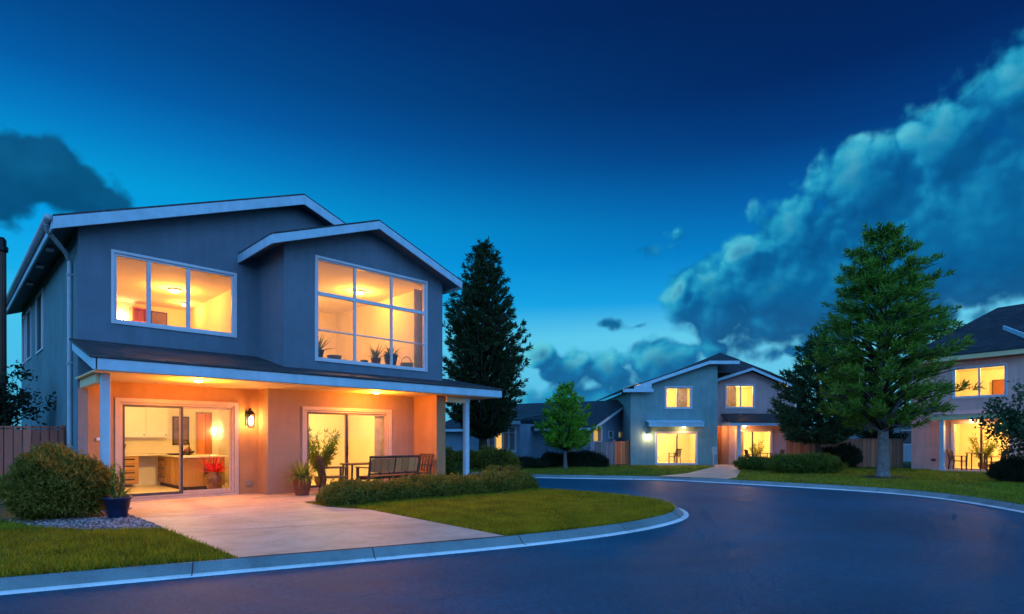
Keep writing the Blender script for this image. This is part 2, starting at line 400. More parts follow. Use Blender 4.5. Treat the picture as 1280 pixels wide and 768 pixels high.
def catmull(pts, n=8):
    out = []; P = [Vector((p[0], p[1], 0)) for p in pts]
    for i in range(len(P)-1):
        a = P[max(i-1, 0)]; b = P[i]; c = P[i+1]; d = P[min(i+2, len(P)-1)]
        for k in range(n):
            t = k/n
            q = .5*((2*b)+(c-a)*t+(2*a-5*b+4*c-d)*t*t+(3*b-a-3*c+d)*t**3); out.append((q.x, q.y))
    out.append((P[-1].x, P[-1].y)); return out
def interp(tab, z):
    if z <= tab[0][0]: return tab[0][1]
    for (a, ra), (b, rb) in zip(tab, tab[1:]):
        if z <= b: return ra+(rb-ra)*(z-a)/(b-a)
    return tab[-1][1]
def inside(poly, x, y):
    c = False; j = len(poly)-1
    for i in range(len(poly)):
        xi, yi = poly[i][:2]; xj, yj = poly[j][:2]
        if (yi > y) != (yj > y) and x < (xj-xi)*(y-yi)/(yj-yi)+xi: c = not c
        j = i
    return c
def rdir(r=R):
    z = r.uniform(-1, 1); a = r.uniform(0, 2*pi); q = sqrt(1-z*z); return Vector((q*cos(a), q*sin(a), z))
H45 = radians(45)
def hw(x, y, z=0.):   # a point given along / behind the main house's porch line, in world metres
    return (-7.66+(x-y)*.70711, 10.8+(x+y)*.70711, z)
# ================================================================== GROUND
near = catmull([(-40,-14),(-14,1.2),(-9,3.75),(-5.12,5.74),(-3.19,6.68),(-1.6,7.42),(-.1,8.17),(1.2,8.98),(2.2,9.82),(2.95,10.75),(3.3,11.65),(3.33,12.55),(3.08,13.5),(2.5,14.5),(1.5,15.45),(.3,16.3),(-1.2,17.9),(-4,22),(-12,32),(-30,54)], 8)
far = catmull([(-26,60),(-9,34.5),(-4.2,27.2),(-1.8,24.0),(0,22.6),(2.5,21.75),(5.54,20.95),(6.86,19.9),(8.2,18.6),(9.6,17.15),(10.55,15.8),(10.95,14.2),(10.75,12.2),(10.1,9.5),(9.2,6),(8.4,2),(7.5,-6),(4,-34)], 8)
def offs(path, d):
    out = []
    for i, p in enumerate(path):
        a = path[max(i-1, 0)]; b = path[min(i+1, len(path)-1)]
        tx, ty = b[0]-a[0], b[1]-a[1]; l = sqrt(tx*tx+ty*ty) or 1
        out.append((p[0]+ty/l*d, p[1]-tx/l*d))
    return out
ZS = -.115
def sheet(name, pts, z, mat, kind='structure'):
    m = MB(); m.add([(p[0], p[1], z) for p in pts], [tuple(range(len(pts)))])
    o = m.build(name, mat, uv=False)
    if o.data.polygons[0].normal.z < 0: o.data.flip_normals()
    return prop(o, kind=kind)
prop(MB().add([(-900,-900,-.3),(900,-900,-.3),(900,900,-.3),(-900,900,-.3)], [(0,1,2,3)]).build('ground', 'earth', uv=False), kind='structure')
ko, kf = offs(near, .26), offs(far, .26)
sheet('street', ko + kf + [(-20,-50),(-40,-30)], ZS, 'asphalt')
def kerb(path, s):
    m = MB(); lp = MB()
    prof = [(0,.004),(.03,.004),(.06,-.006),(.17,-.095)]
    rows = [[(x, y, z) for x, y in offs(path, d*s)] for d, z in prof]
    n = len(path)
    for r in rows: m.v += r
    for a in range(len(rows)-1):
        for i in range(n-1):
            q = (a*n+i, (a+1)*n+i, (a+1)*n+i+1, a*n+i+1); m.f.append(q)
    rows = [[(x, y, z) for x, y in offs(path, d*s)] for d, z in [(.17,-.095),(.262,-.103),(.268,-.13)]]
    for r in rows: lp.v += r
    for a in range(2):
        for i in range(n-1): lp.f.append((a*n+i, (a+1)*n+i, (a+1)*n+i+1, a*n+i+1))
    o = m.build('kerb', 'kerb_concrete', smooth=True, uv=False); q = lp.build('kerb', 'kerb_lip', smooth=True, uv=False)
    # dark construction joints every couple of metres
    j = MB(); acc = 0.
    for i in range(1, n):
        acc += sqrt((path[i][0]-path[i-1][0])**2+(path[i][1]-path[i-1][1])**2)
        if acc > 1.9:
            acc = 0.; tx, ty = path[i][0]-path[i-1][0], path[i][1]-path[i-1][1]; l = sqrt(tx*tx+ty*ty); tx /= l; ty /= l
            vs = []
            for d, z in [(.005,.009),(.06,-.001),(.17,-.090),(.262,-.098)]:
                x, y = path[i][0]+ty*d*s, path[i][1]-tx*d*s
                vs += [(x-tx*.006, y-ty*.006, z), (x+tx*.006, y+ty*.006, z)]
            j.add(vs, [(0,1,3,2),(2,3,5,4),(4,5,7,6)])
    k = j.build('kerb', 'joint', uv=False)
    for e in (o, q, k): prop(e, kind='structure')
kerb(near, 1); kerb(far, 1)
# plots of land behind the kerbs
sheet('lawn_ground', near + [(-40,60),(-60,20),(-60,-14)], 0, 'turf')
sheet('lawn_ground', far + [(30,-34),(80,-30),(80,70),(-26,80)], 0, 'turf')

drive = [(-3.19,6.68),(-1.6,7.42),(-.1,8.17),(-2.72,11.1),(-3.75,11.62),hw(3.4,-1.0)[:2],hw(9.9,-1.0)[:2],hw(9.9,2)[:2],hw(-.15,2)[:2],hw(-.3,.2)[:2],(-7.1,10.55),(-5.35,8.82)]
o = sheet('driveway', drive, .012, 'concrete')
def strip(a, b, w=.014, z=.017):
    d = Vector((b[0]-a[0], b[1]-a[1], 0)).normalized(); n_ = Vector((-d.y, d.x, 0))*w*.5
    A, B = Vector((a[0], a[1], z)), Vector((b[0], b[1], z))
    return MB().add([A-n_, B-n_, B+n_, A+n_], [(0,1,2,3)])
jm = MB()
for a, b in [((-4.9,8.4),(-1.55,9.75)), ((-6.7,10.1),(-2.75,11.05)), (hw(-.2,-.9),hw(9.8,-.9)), (hw(4.6,-.9),hw(4.6,1.0)), (hw(7.2,-.9),hw(7.2,1.0))]:
    s_ = strip(a, b); jm.add(s_.v, s_.f)
prop(jm.build('driveway', 'joint', uv=False), kind='structure')
walk = [(5.3,20.95),(6.0,20.6),(6.86,19.95),(7.3,19.5),(7.9,20.2),(9.2,23.2),(10.5,26.3),(11.9,28.2),(11.9,30.2),(10.5,30.2),(10.0,28.2),(8.3,25.2),(7.0,22.8)]
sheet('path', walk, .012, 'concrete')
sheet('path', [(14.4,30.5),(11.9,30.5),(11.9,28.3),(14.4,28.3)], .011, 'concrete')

# gravel bed beside the driveway
gb = [(-8.5,9.7),(-7.5,8.95),(-6.4,8.72),(-5.32,8.72),(-5.5,9.0),(-7.15,10.6),(-7.5,11.3),(-8.6,11.3)]
sheet('gravel_bed', gb, .006, 'soil')
gv = MB(); rg = random.Random(3)
while len(gv.f) < 6*3200:
    x, y = rg.uniform(-8.6,-5.2), rg.uniform(8.6,11.3)
    if not inside(gb, x, y): continue
    r = rg.uniform(.012,.032); o_ = len(gv.v); a = rg.uniform(0,6.28)
    for dz, q in ((-.006,1.),(r*.9,.62)):
        for k in range(4): gv.v.append((x+cos(a+k*pi/2)*r*q*rg.uniform(.75,1.2), y+sin(a+k*pi/2)*r*q*rg.uniform(.75,1.2), .008+dz*rg.uniform(.8,1.1)))
    gv.f += [(o_+4,o_+5,o_+6,o_+7)]+[(o_+k, o_+(k+1)%4, o_+4+(k+1)%4, o_+4+k) for k in range(4)]+[(o_+3,o_+2,o_+1,o_)]
prop(gv.build('gravel', 'gravel', uv=False), kind='stuff', label='mauve pebble gravel in the bed between bush and driveway', cat='gravel')

# ---- grass, as blades
def grass(name, polys, holes, n, h, w, mat, seed, label, dens=None):
    r = random.Random(seed); v = []; f = []
    xs = [p[0] for q in polys for p in q]; ys = [p[1] for q in polys for p in q]
    x0, x1, y0, y1 = min(xs), max(xs), min(ys), max(ys); k = 0; tries = 0
    while k < n and tries < n*14:
        tries += 1
        x, y = r.uniform(x0,x1), r.uniform(y0,y1)
        if dens and r.random() > dens(x, y): continue
        if not any(inside(q, x, y) for q in polys) or any(inside(q, x, y) for q in holes): continue
        k += 1
        a = r.uniform(0, 2*pi); hh = h*r.uniform(.55,1.25)*(1+.25*sin(x*2.3+1.1*sin(y*1.7))); l = hh*r.uniform(.2,.9); b = r.uniform(0, 2*pi)
        dx, dy = cos(a)*w*.5, sin(a)*w*.5; o_ = len(v)
        v += [(x-dx,y-dy,0),(x+dx,y+dy,0),(x+cos(b)*l,y+sin(b)*l,hh)]; f.append((o_,o_+1,o_+2))
    m = MB(); m.v = v; m.f = f
    return prop(m.build(name, mat, uv=False), kind='stuff', label=label, cat='grass')
left_lawn = [p for p in near if -9 < p[0] < -3.1 and p[1] < 8] + [(-5.3,8.76),(-6.4,8.74),(-7.5,8.97),(-8.6,9.7),(-10.2,10.6),(-11.2,9.5),(-10,3.2)]
isl = [p for p in near if p[1] > 8.1 and p[1] < 17.5 and p[0] > -.9] + [(-.6,17.2),(-.8,15.2)]
island = [p for p in isl] + [hw(9.6,-2.3)[:2], hw(3.3,-1.3)[:2], (-2.75,11.15)]
grass('grass', [left_lawn], [], 70000, .06, .011, 'grass_blade', 11, 'olive lawn grass in the front corner left of the driveway', lambda x, y: min(1., (7.5/(max(y,1)))**1.5*(1 if x > -8 else .5)))
grass('grass', [island], [], 95000, .055, .012, 'grass_blade', 12, 'olive lawn grass on the rounded corner lawn before the hedge', lambda x, y: min(1., (8.5/y)**1.6))
farl = [p for p in far if p[1] > 8 and p[1] < 30] + [(17,9.5),(21,17),(18.5,26.5),(5,29.5),(-8,31)]
grass('grass', [farl], [walk], 90000, .06, .022, 'grass_blade_far', 13, 'green lawn grass across the street in front of the far houses', lambda x, y: min(1., 16/max(y, 8)))

# ================================================================== MAIN HOUSE (local x along the front, y into the house)
house = thing('house', 'large grey stucco two storey house with glowing windows beside the concrete driveway', 'house', hw(0,0), H45)
HP = house
def wallp(mb, mat='stucco', name='wall', **k): return mb.build(name, mat, HP, **k)
# front wall of the left half, with the kitchen door and the upper window openings
ro = lambda x: 5.99+.381*(x+.17) if x < 4.52 else 7.78-.381*(x-4.52)
SL = (.56,2.93,.07,2.19); UW = (.45,2.93,3.92,5.41); BW = (4.29,7.55,3.33,5.8); SR = (4.44,6.93,.07,2.13)
wallp(holed([(-.17,2.635),(3.487,2.635),(3.487,ro(3.487)-.2),(-.17,ro(-.17)-.2)], [UW], 1.75, .2))
wallp(holed([(.0,0),(3.487,0),(3.487,2.635),(.0,2.635)], [SL], 1.75, .2), 'stucco_lamplit')  # below the porch roof, lamplight is put into the wall colour
wallp(MB().box(-.17,.0,1.75,1.95,0,2.635))
wallp(holed([(3.487,6.1),(8.15,6.1),(8.15,ro(8.15)-.2),(4.52,7.58),(3.487,ro(3.487)-.2)], [], 1.75, .2))
# bay
rb = lambda x: 5.975+.373*(x-3.014) if x < 5.757 else 7.0-.373*(x-5.757)
wallp(holed([(3.487,2.64),(8.15,2.64),(8.15,rb(8.15)-.18),(5.757,6.82),(3.487,rb(3.487)-.18)], [BW], .18, .18))
wallp(holed([(.36,2.64),(1.75,2.64),(1.75,5.97),(.36,5.97)], [], 3.487, .18, 'x'))
wallp(holed([(.36,2.64),(13,2.64),(13,5.9),(.36,5.9)], [], 7.97, .18, 'x'))
# ground floor right half
wallp(holed([(3.487,0),(7.8,0),(7.8,2.62),(3.487,2.62)], [SR], 1.1, .2), 'stucco_shaded')
wallp(holed([(1.3,0),(1.75,0),(1.75,2.62),(1.3,2.62)], [], 3.487, .2, 'x'), 'stucco_lamplit')
wallp(MB().box(7.8,8.12,0,13,0,2.62), 'stucco_lamplit')
# long side wall and the back
SW = [(7.3,8.7,3.9,5.5),(10.2,11.4,3.95,5.45),(12.0,12.7,3.95,5.45)]
wallp(holed([(1.95,0),(13,0),(13,5.75),(1.95,5.75)], SW, -.17, .2, 'x'), 'stucco_side')
wallp(holed([(-.17,0),(8.15,0),(8.15,6.2),(4.52,7.55),(-.17,5.75)], [], 13.0, .2))
# roofs
roof = MB()
roof.slab([(-.625,1.35,5.82),(4.52,1.35,7.78),(4.52,13.4,7.78),(-.625,13.4,5.82)], .06)
roof.slab([(4.52,1.35,7.78),(8.6,1.35,6.225),(8.6,13.4,6.225),(4.52,13.4,7.78)], .06)
roof.slab([(3.014,-.27,5.975),(5.757,-.27,7.0),(5.757,1.8,7.0),(3.014,1.8,5.975)], .06)
roof.slab([(5.757,-.27,7.0),(8.5,-.27,5.977),(8.5,6,5.977),(5.757,6,7.0)], .06)
roof.build('roof', 'roof_dark', HP)
deck = MB()
deck.slab([(-.6,1.37,5.77),(4.52,1.37,7.718),(4.52,13.38,7.718),(-.6,13.38,5.77)], .12)
deck.slab([(4.52,1.37,7.718),(8.58,1.37,6.17),(8.58,13.38,6.17),(4.52,13.38,7.718)], .12)
deck.slab([(3.04,-.25,5.92),(5.757,-.25,6.938),(5.757,1.75,6.938),(3.04,1.75,5.92)], .12)
deck.slab([(5.757,-.25,6.938),(8.48,-.25,5.92),(8.48,6,5.92),(5.757,6,6.938)], .12)
deck.build('soffit', 'stucco', HP)
fs = MB()
def rake(x0, z0, x1, z1, y, h=.24, t=.045, drop=.05):
    fs.slab([(x0,y,z0-drop),(x1,y,z1-drop),(x1,y,z1-drop-h),(x0,y,z0-drop-h)], t, (0,-1,0))
rake(-.625,5.82,4.52,7.78,1.366); rake(4.52,7.78,8.6,6.225,1.366)
rake(3.014,5.975,5.757,7.0,-.254,.2); rake(5.757,7.0,8.5,5.977,-.254,.2)
fs.box(3.0,3.04,-.2545,1.75,5.72,5.925)                                # bay side eaves
fs.box(8.48,8.52,-.2545,6,5.72,5.93)
fs.box(-.645,-.605,1.3675,13.4,5.53,5.765)
fs.build('fascia', 'white_trim', HP, bevel=.006)
gt = MB()
gt.tube([(-.70,1.32,5.74),(-.70,13.4,5.72)], .065, 10)
gt.build('gutter', 'gutter', HP, smooth=True)
ds = MB()
ds.tube([(-.70,1.6,5.68),(-.66,1.75,5.58),(-.3,2.25,5.32),(-.225,2.4,5.2),(-.225,2.4,3.6),(-.225,2.4,.15),(-.34,2.3,.06)], .045, 10)
for z in (4.9,3.0,1.2): ds.box(-.28,-.168,2.34,2.46,z,z+.03)
ds.build('downspout', 'gutter', HP, smooth=False)
# porch roof
pr = MB()
zt = lambda y: 2.9+.25*(y+.5)
pr.slab([(-.32,-.52,zt(-.52)),(3.487,-.52,zt(-.52)),(3.487,1.75,zt(1.75)),(-.32,1.75,zt(1.75))], .05)
pr.slab([(3.487,-.52,zt(-.52)),(8.15,-.52,zt(-.52)),(8.15,.18,zt(.18)),(3.487,.18,zt(.18))], .05)
pr.slab([(8.15,-.52,zt(-.52)),(9.92,-.52,zt(-.52)),(8.15,1.25,zt(1.25))], .05)
pr.slab([(9.92,-.52,zt(-.52)),(9.92,5,zt(-.52)),(8.15,5,zt(1.25)),(8.15,1.25,zt(1.25))], .05)
pr.build('porch_roof', 'roof_porch', HP)
pf = MB()
pf.box(-.2,9.9,-.5,-.455,2.635,2.845); pf.box(9.855,9.9,-.455,5,2.635,2.845)
pf.slab([(-.27,-.5,zt(-.5)-.06),(-.27,1.75,zt(1.75)-.06),(-.27,1.75,zt(1.75)-.24),(-.27,-.5,2.635)], .045, (1,0,0))
pf.build('porch_fascia', 'white_trim', HP, bevel=.006)
so = MB(); so.box(-.22,3.487,-.454,1.75,2.62,2.65); so.box(3.487,7.8,-.454,1.1,2.62,2.65); so.box(7.8,9.854,-.454,5,2.62,2.65)
so.build('porch_ceiling', 'soffit', HP)
MB().box(8.12,9.0,-.06,.08,2.44,2.619).build('beam', 'soffit', HP, bevel=.008); MB().box(-.14,.0,.08,1.75,2.44,2.619).build('beam', 'soffit', HP, bevel=.008)
for x in (0., 8.9):
    p_ = MB(); p_.box(x-.07,x+.07,-.07,.07,.012,2.619); p_.box(x-.09,x+.09,-.09,.09,.012,.14)
    p_.build('post', 'white_trim', HP, bevel=.008)
# windows: frame > pane
def window(x0, x1, z0, z1, y, parent, muls=(), rails=(), w=.055, d=.1, mat='white_frame', name='window', bar=None, proud=.03):
    m = MB(); m.ring(x0-.05, x1+.05, z0-.05, z1+.05, y-proud, y+.004, .06)          # casing
    m.ring(x0+.003, x1-.003, z0+.003, z1-.003, y+.006, y+d, w)
    f = m.build(name, mat, parent, bevel=.004)
    if muls or rails:
        mm = MB()
        for i, a in enumerate(muls):
            mm.box(a[0], a[1], y+.012, y+d-.02, z0+w, z1-w)
        for a in rails:
            xs = [x0+w] + [q for mu in muls for q in mu] + [x1-w]
            for i in range(0, len(xs), 2): mm.box(xs[i], xs[i+1], y+.014, y+d-.022, a[0], a[1])
        mm.build('mullion', bar or mat, f, bevel=.003)
    MB().box(x0+w*.5, x1-w*.5, y+d*.5-.004, y+d*.5+.004, z0+w*.5, z1-w*.5).build('pane', 'glass', f)
    return f
window(*UW, 1.75, HP, muls=((1.07,1.15),(1.87,1.95)))
window(*BW, .18, HP, muls=((5.31,5.37),(6.41,6.47)), rails=((4.9,4.99),(4.04,4.07)), w=.045)
def slider(x0, x1, z0, z1, y, parent, mid, d=.12):
    m = MB(); m.ring(x0-.09, x1+.09, z0-.06, z1+.09, y-.035, y+.004, .095, .055)
    m.ring(x0+.003, x1-.003, z0+.003, z1-.003, y+.006, y+d, .05, .04)
    f = m.build('sliding_door', 'frame_lamplit', parent, bevel=.005)
    for a, b, q, mt in ((x0+.053, mid+.035, .04, 'dark_frame'), (mid-.035, x1-.053, .085, 'frame_lamplit')):
        s_ = MB().ring(a, b, z0+.045, z1-.055, y+q-.015, y+q+.02, .045, .06).build('sash', mt, f, bevel=.003)
        MB().box(a+.02, b-.02, y+q-.002, y+q+.004, z0+.07, z1-.08).build('pane', 'glass', s_)
    MB().box(mid-.005, mid+.018, y+.002, y+.022, .95, 1.2).build('handle', 'black_metal', f)
    return f
slider(*SL, 1.75, HP, 1.77); slider(*SR, 1.1, HP, 5.63)
for a, b, c, d in SW:
    m = MB(); m.box(-.205,-.168,a-.05,b+.05,d,d+.05); m.box(-.205,-.168,a-.05,b+.05,c-.05,c); m.box(-.205,-.168,a-.05,a,c,d); m.box(-.205,-.168,b,b+.05,c,d)
    m.box(-.15,-.1,(a+b)/2-.03,(a+b)/2+.03,c,d)
    f = m.build('window', 'white_frame', HP, bevel=.004)
    MB().box(-.13,-.12,a,b,c,d).build('pane', 'glass', f)
    bl = MB().box(-.08,-.07,a-.0,b+.0,c,d).build('blind', 'linen', f)
for y in (3.4,5.2,7.4):
    MB().box(-.52,-.38,y-.12,y+.12,5.62,5.645).build('soffit_vent', 'white_frame', HP)
MB().box(3.20,3.33,1.70,1.748,.22,.34).build('outlet', 'outlet', HP, bevel=.006)
MB().box(.14,.2,1.70,1.748,1.35,1.41).build('doorbell', 'white_frame', HP, bevel=.006)
# rooms
def room(x0, x1, y0, y1, z0, z1, parent, floor='room_floor', wall='room_wall'):
    MB().box(x0, x1, y0, y1, z0-.04, z0).build('interior_floor', floor, parent)
    MB().box(x0, x1, y0, y1, z1, z1+.05).build('interior_ceiling', 'room_ceiling', parent)
    m = MB(); m.box(x0-.06, x0, y0, y1+.06, z0-.04, z1+.05); m.box(x1, x1+.06, y0, y1+.06, z0-.04, z1+.05); m.box(x0, x1, y1, y1+.06, z0-.04, z1+.05)
    m.build('interior_wall', wall, parent)
room(.1, 4.0, 1.96, 6.2, .05, 2.5, HP)
MB().box(3.69,3.99,1.31,1.95,.05,2.5).build('interior_wall', 'room_wall', HP)
room(4.2, 7.72, 1.31, 4.8, .05, 2.5, HP)
room(.1, 3.42, 1.96, 7.2, 3.0, 5.46, HP)
room(3.72, 7.9, .37, 6.0, 3.2, 5.84, HP)
MB().box(5.5,5.6,3.4,5.99,3.2,5.84).build('interior_wall', 'room_wall', HP)
MB().box(3.73,5.0,4.2,4.3,3.2,5.84).build('interior_wall', 'room_wall', HP)
MB().box(4.2,7.6,.365,.46,3.2,3.32).build('window_sill', 'white_frame', HP)
fr = MB(); fr.ring(3.35,3.8,.05,2.2,6.16,6.198,.05,0); fr.build('door_frame', 'cabinet_wood', HP)
MB().box(3.4,3.75,6.17,6.19,.05,2.15).build('interior_door', 'wood_mid', HP)
MB().box(5.75,6.55,5.94,5.985,3.2,5.2).build('interior_door', 'white_frame', HP)
cu = MB()
for k in range(9):
    cu.tube([(6.62+k*.034,1.33,.06),(6.62+k*.034,1.33+.02*(k%2),2.1)], .022, 6)
cu.build('curtain', 'linen', HP, smooth=True)
cu = MB()
for k in range(9): cu.tube([(3.83+k*.05,.62+.03*(k%2),3.22),(3.83+k*.05,.62+.03*(k%2),5.7)], .035, 6)
cu.build('curtain', 'linen', HP, smooth=True)
cu = MB()
for k in range(7): cu.tube([(7.5+k*.05,.62+.03*(k%2),3.22),(7.5+k*.05,.62+.03*(k%2),5.7)], .035, 6)
cu.build('curtain', 'linen', HP, smooth=True)
# ------------------------------------------------------------------ furniture inside
def at(name, label, cat, x, y, z=0., rz=0., group=None): return thing(name, label, cat, hw(x,y,z), H45+rz, group)
kc = at('wall_cupboard', 'white wall cupboards on the back wall of the lit kitchen', 'cupboard', 1.85, 6.0, 1.42)
MB().box(-1.0,.65,-.13,.19,0,1.0).build('carcass', 'cabinet_white', kc)
for k in range(3):
    d_ = MB().box(-.98+k*.545,-.98+k*.545+.53,-.152,-.133,.01,.99).build('door', 'cabinet_white', kc, bevel=.004)
    MB().box(-.5+k*.545,-.475+k*.545,-.175,-.153,.06,.09).build('handle', 'black_metal', d_)
bc = at('base_cabinet', 'low wooden drawer cabinet at the back left of the lit kitchen', 'cabinet', 1.3, 5.85, .05)
MB().box(-.8,.42,-.28,.33,.08,.85).build('carcass', 'cabinet_wood', bc)
for k in range(4):
    dr = MB().box(-.1,.4,-.302,-.283,.1+k*.185,.1+k*.185+.16).build('drawer', 'cabinet_wood', bc, bevel=.003)
    MB().box(-.02,.32,-.325,-.303,.2+k*.185,.225+k*.185).build('handle', 'black_metal', dr)
MB().box(-.82,1.4,-.32,.33,.855,.9).build('worktop', 'counter_stone', bc, bevel=.004)
il = at('kitchen_island', 'long wooden kitchen island with pale worktop inside the sliding door', 'kitchen island', 2.7, 4.5, .05)
MB().box(-.45,.5,-1.25,1.3,.1,.84).build('carcass', 'cabinet_wood', il)
MB().box(-.41,.45,-1.2,1.25,.0,.098).build('plinth', 'recess_dark', il)
MB().box(-.52,.56,-1.32,1.36,.845,.89).build('worktop', 'counter_stone', il, bevel=.005)
for k in range(3):
    for j in range(3 if k == 2 else 1):
        y0 = -1.22+k*.84; z0 = .13+(j*.235 if k == 2 else 0)
        dr = MB().box(-.472,-.453,y0,y0+.8,z0,z0+(.21 if k == 2 else .68)).build('drawer' if k == 2 else 'door', 'cabinet_wood', il, bevel=.003)
        if k == 2: MB().box(-.495,-.473,y0+.15,y0+.65,z0+.13,z0+.155).build('handle', 'black_metal', dr)
nk = MB().box(.0,.42,-1.272,-1.253,.42,.68); nk.build('niche_shade', 'recess_dark', il)  # dark panel on the front stands in for the shaded recess
for z in (.36,.46,.56): MB().box(-.02,.44,-1.29,-1.274,z,z+.02).build('shelf', 'wood_dark', il)
fa = at('tap', 'dark curved kitchen tap on the island worktop', 'tap', 2.55, 4.0, .94)
MB().tube([(0,0,0),(0,0,.32),(-.04,-.01,.4),(-.12,-.02,.41),(-.17,-.03,.35),(-.175,-.03,.28)], .014, 8).build('spout', 'black_metal', fa, smooth=True)
MB().tube([(0,0,.06),(.05,.07,.12)], .01, 6).build('lever', 'black_metal', fa, smooth=True)
tr = at('serving_tray', 'dark shallow tray lying on the kitchen island', 'tray', 2.5, 4.75, .94)
MB().lathe([(.22,0),(.3,.03),(.31,.04),(.28,.03),(.2,.012)]).build('tray_body', 'wood_dark', tr, smooth=True)
fbm = at('fruit_bowl', 'dark bowl heaped with small fruit on the kitchen island', 'bowl', 2.62, 4.35, .94)
MB().lathe([(.06,0),(.13,.05),(.17,.11),(.16,.11),(.11,.05)]).build('bowl_body', 'pot_dark', fbm, smooth=True)
for k, (dx, dy) in enumerate(((-.06,0),(.05,.03),(0,-.06),(.01,.01))):
    MB().lathe([(.01,-.05),(.04,-.03),(.052,0),(.04,.03),(.01,.05)], (dx,dy,.13+(.05 if k == 3 else 0)), 10).build('fruit', 'terracotta', fbm, smooth=True)
pc = at('picture', 'dark framed picture on the back wall of the kitchen', 'picture', 2.93, 6.17, 1.2)
MB().ring(-.22,.22,0,.85,-.02,.02,.03).build('frame', 'wood_dark', pc); MB().box(-.2,.2,-.005,.01,.02,.83).build('canvas', 'picture', pc)
pc = at('bookcase', 'tall dark bookcase against the upper left room wall', 'bookcase', 2.03, 7.02, 3.0)
MB().box(-.2,.2,.1,.16,0,2.3).build('back_panel', 'wood_mid', pc)
for x in (-.2,.16): MB().box(x,x+.04,-.17,.1,0,2.3).build('side_panel', 'wood_mid', pc)
for z in (0.02,.5,.95,1.4,1.85,2.26): MB().box(-.16,.16,-.17,.1,z,z+.035).build('shelf', 'wood_mid', pc)
pc = at('picture', 'small brown picture hanging in the upper left room', 'picture', 2.6, 7.17, 4.5)
MB().ring(-.22,.22,0,.8,-.02,.02,.03).build('frame', 'wood_dark', pc); MB().box(-.2,.2,-.005,.01,.02,.78).build('canvas', 'picture', pc)
# ------------------------------------------------------------------ lamps
WARM = (1., .59, .15); ORNG = (1., .40, .055)
def ceiling_lamp(x, y, z, power, label, color=WARM, r=.15, group=None):
    t = at('ceiling_lamp', label, 'lamp', x, y, z, 0, group)
    MB().lathe([(r,0),(r*1.05,-.02),(r*.9,-.035)]).build('base', 'white_frame', t, smooth=True)
    MB().lathe([(r*.88,-.036),(r*.8,-.065),(r*.5,-.09),(.01,-.1)]).build('lamp_shade', 'lamp_soft', t, smooth=True)
    light('bulb', t, (0,0,-.2), power, color, .1); return t
ceiling_lamp(1.9, 2.9, 2.49, 84, 'round ceiling lamp in the lit kitchen')
ceiling_lamp(5.9, 2.9, 2.49, 72, 'round ceiling lamp in the lit room behind the patio furniture')
ceiling_lamp(2.32, 4.47, 5.45, 42, 'larger nearer ceiling lamp in the upper left room', ORNG, .16)
ceiling_lamp(3.0, 6.06, 5.45, 14, 'smaller farther ceiling lamp in the upper left room', ORNG, .1)
ceiling_lamp(6.75, 2.45, 5.83, 48, 'round ceiling lamp behind the large six pane window', ORNG, .17)
for x, y, lb in ((1.64,.13,'recessed porch ceiling light above the kitchen sliding door'),(5.98,.24,'recessed porch ceiling light above the patio bench')):
    t = at('recessed_light', lb, 'lamp', x, y, 2.62, 0, 'recessed lights in the porch ceiling')
    MB().lathe([(.085,0),(.11,-.004),(.11,-.016),(.085,-.02)]).build('trim_ring', 'white_frame', t, smooth=True)
    MB().lathe([(.08,-.004),(.07,-.035),(.01,-.045)]).build('lens', 'lamp_hot', t, smooth=True)
    light('bulb', t, (0,0,-.2), 66, (1.,.33,.03), .05)
t = at('wall_lantern', 'glowing carriage lantern on the wall beside the kitchen door', 'lantern', 3.25, 1.748, 1.86); t.scale = (1.4,)*3
MB().box(-.05,.05,-.02,0,-.1,.16).build('back_plate', 'black_metal', t, bevel=.005)
MB().tube([(0,-.02,.1),(0,-.08,.2),(0,-.13,.2),(0,-.14,.15)], .012, 6).build('arm', 'black_metal', t)
lg = MB().lathe([(.01,.17),(.04,.15),(.075,.1),(.075,.09),(.01,.1)], (0,-.14,0), 6); lg.lathe([(.05,-.15),(.055,-.135),(.02,-.13)], (0,-.14,0), 6)
for k in range(6):
    a = k*pi/3; lg.tube([(.068*cos(a),-.14+.068*sin(a),.09),(.05*cos(a),-.14+.05*sin(a),-.135)], .006, 4)
lg.build('cage', 'black_metal', t)
MB().lathe([(.015,-.1),(.03,-.06),(.03,.02),(.012,.06)], (0,-.14,0), 10).build('lamp_glass', 'lamp_hot', t, smooth=True)
light('bulb', t, (0,-.14,-.02), 32, (1.,.45,.08), .07)
def sconce(x, y, z, power, label, rz=0., color=WARM, mat='lamp_hot'):
    t = at('wall_sconce', label, 'lamp', x, y, z, rz)
    MB().box(-.04,.04,-.02,0,-.06,.06).build('back_plate', 'white_frame', t)
    MB().lathe([(.03,-.09),(.055,-.04),(.06,.06),(.03,.09)], (0,-.08,0), 12).build('lamp_shade', mat, t, smooth=True)
    light('bulb', t, (0,-.2,0), power, color, .06)
sconce(3.82, 6.19, 1.62, 1.5, 'small bright wall light at the back right of the kitchen', mat='lamp_warm')
sconce(1.6, 7.19, 5.0, 5, 'small bright wall light low in the upper left window', color=ORNG)
sconce(5.61, 4.6, 4.9, 8, 'small added wall light deep in the room behind the six pane window', rz=pi/2, color=ORNG)  # added lamp, brightens the back of the room
sconce(4.4, 4.19, 4.75, 8, 'small added wall light at the left inside the six pane window', color=ORNG)  # added lamp, brightens the left part of the room
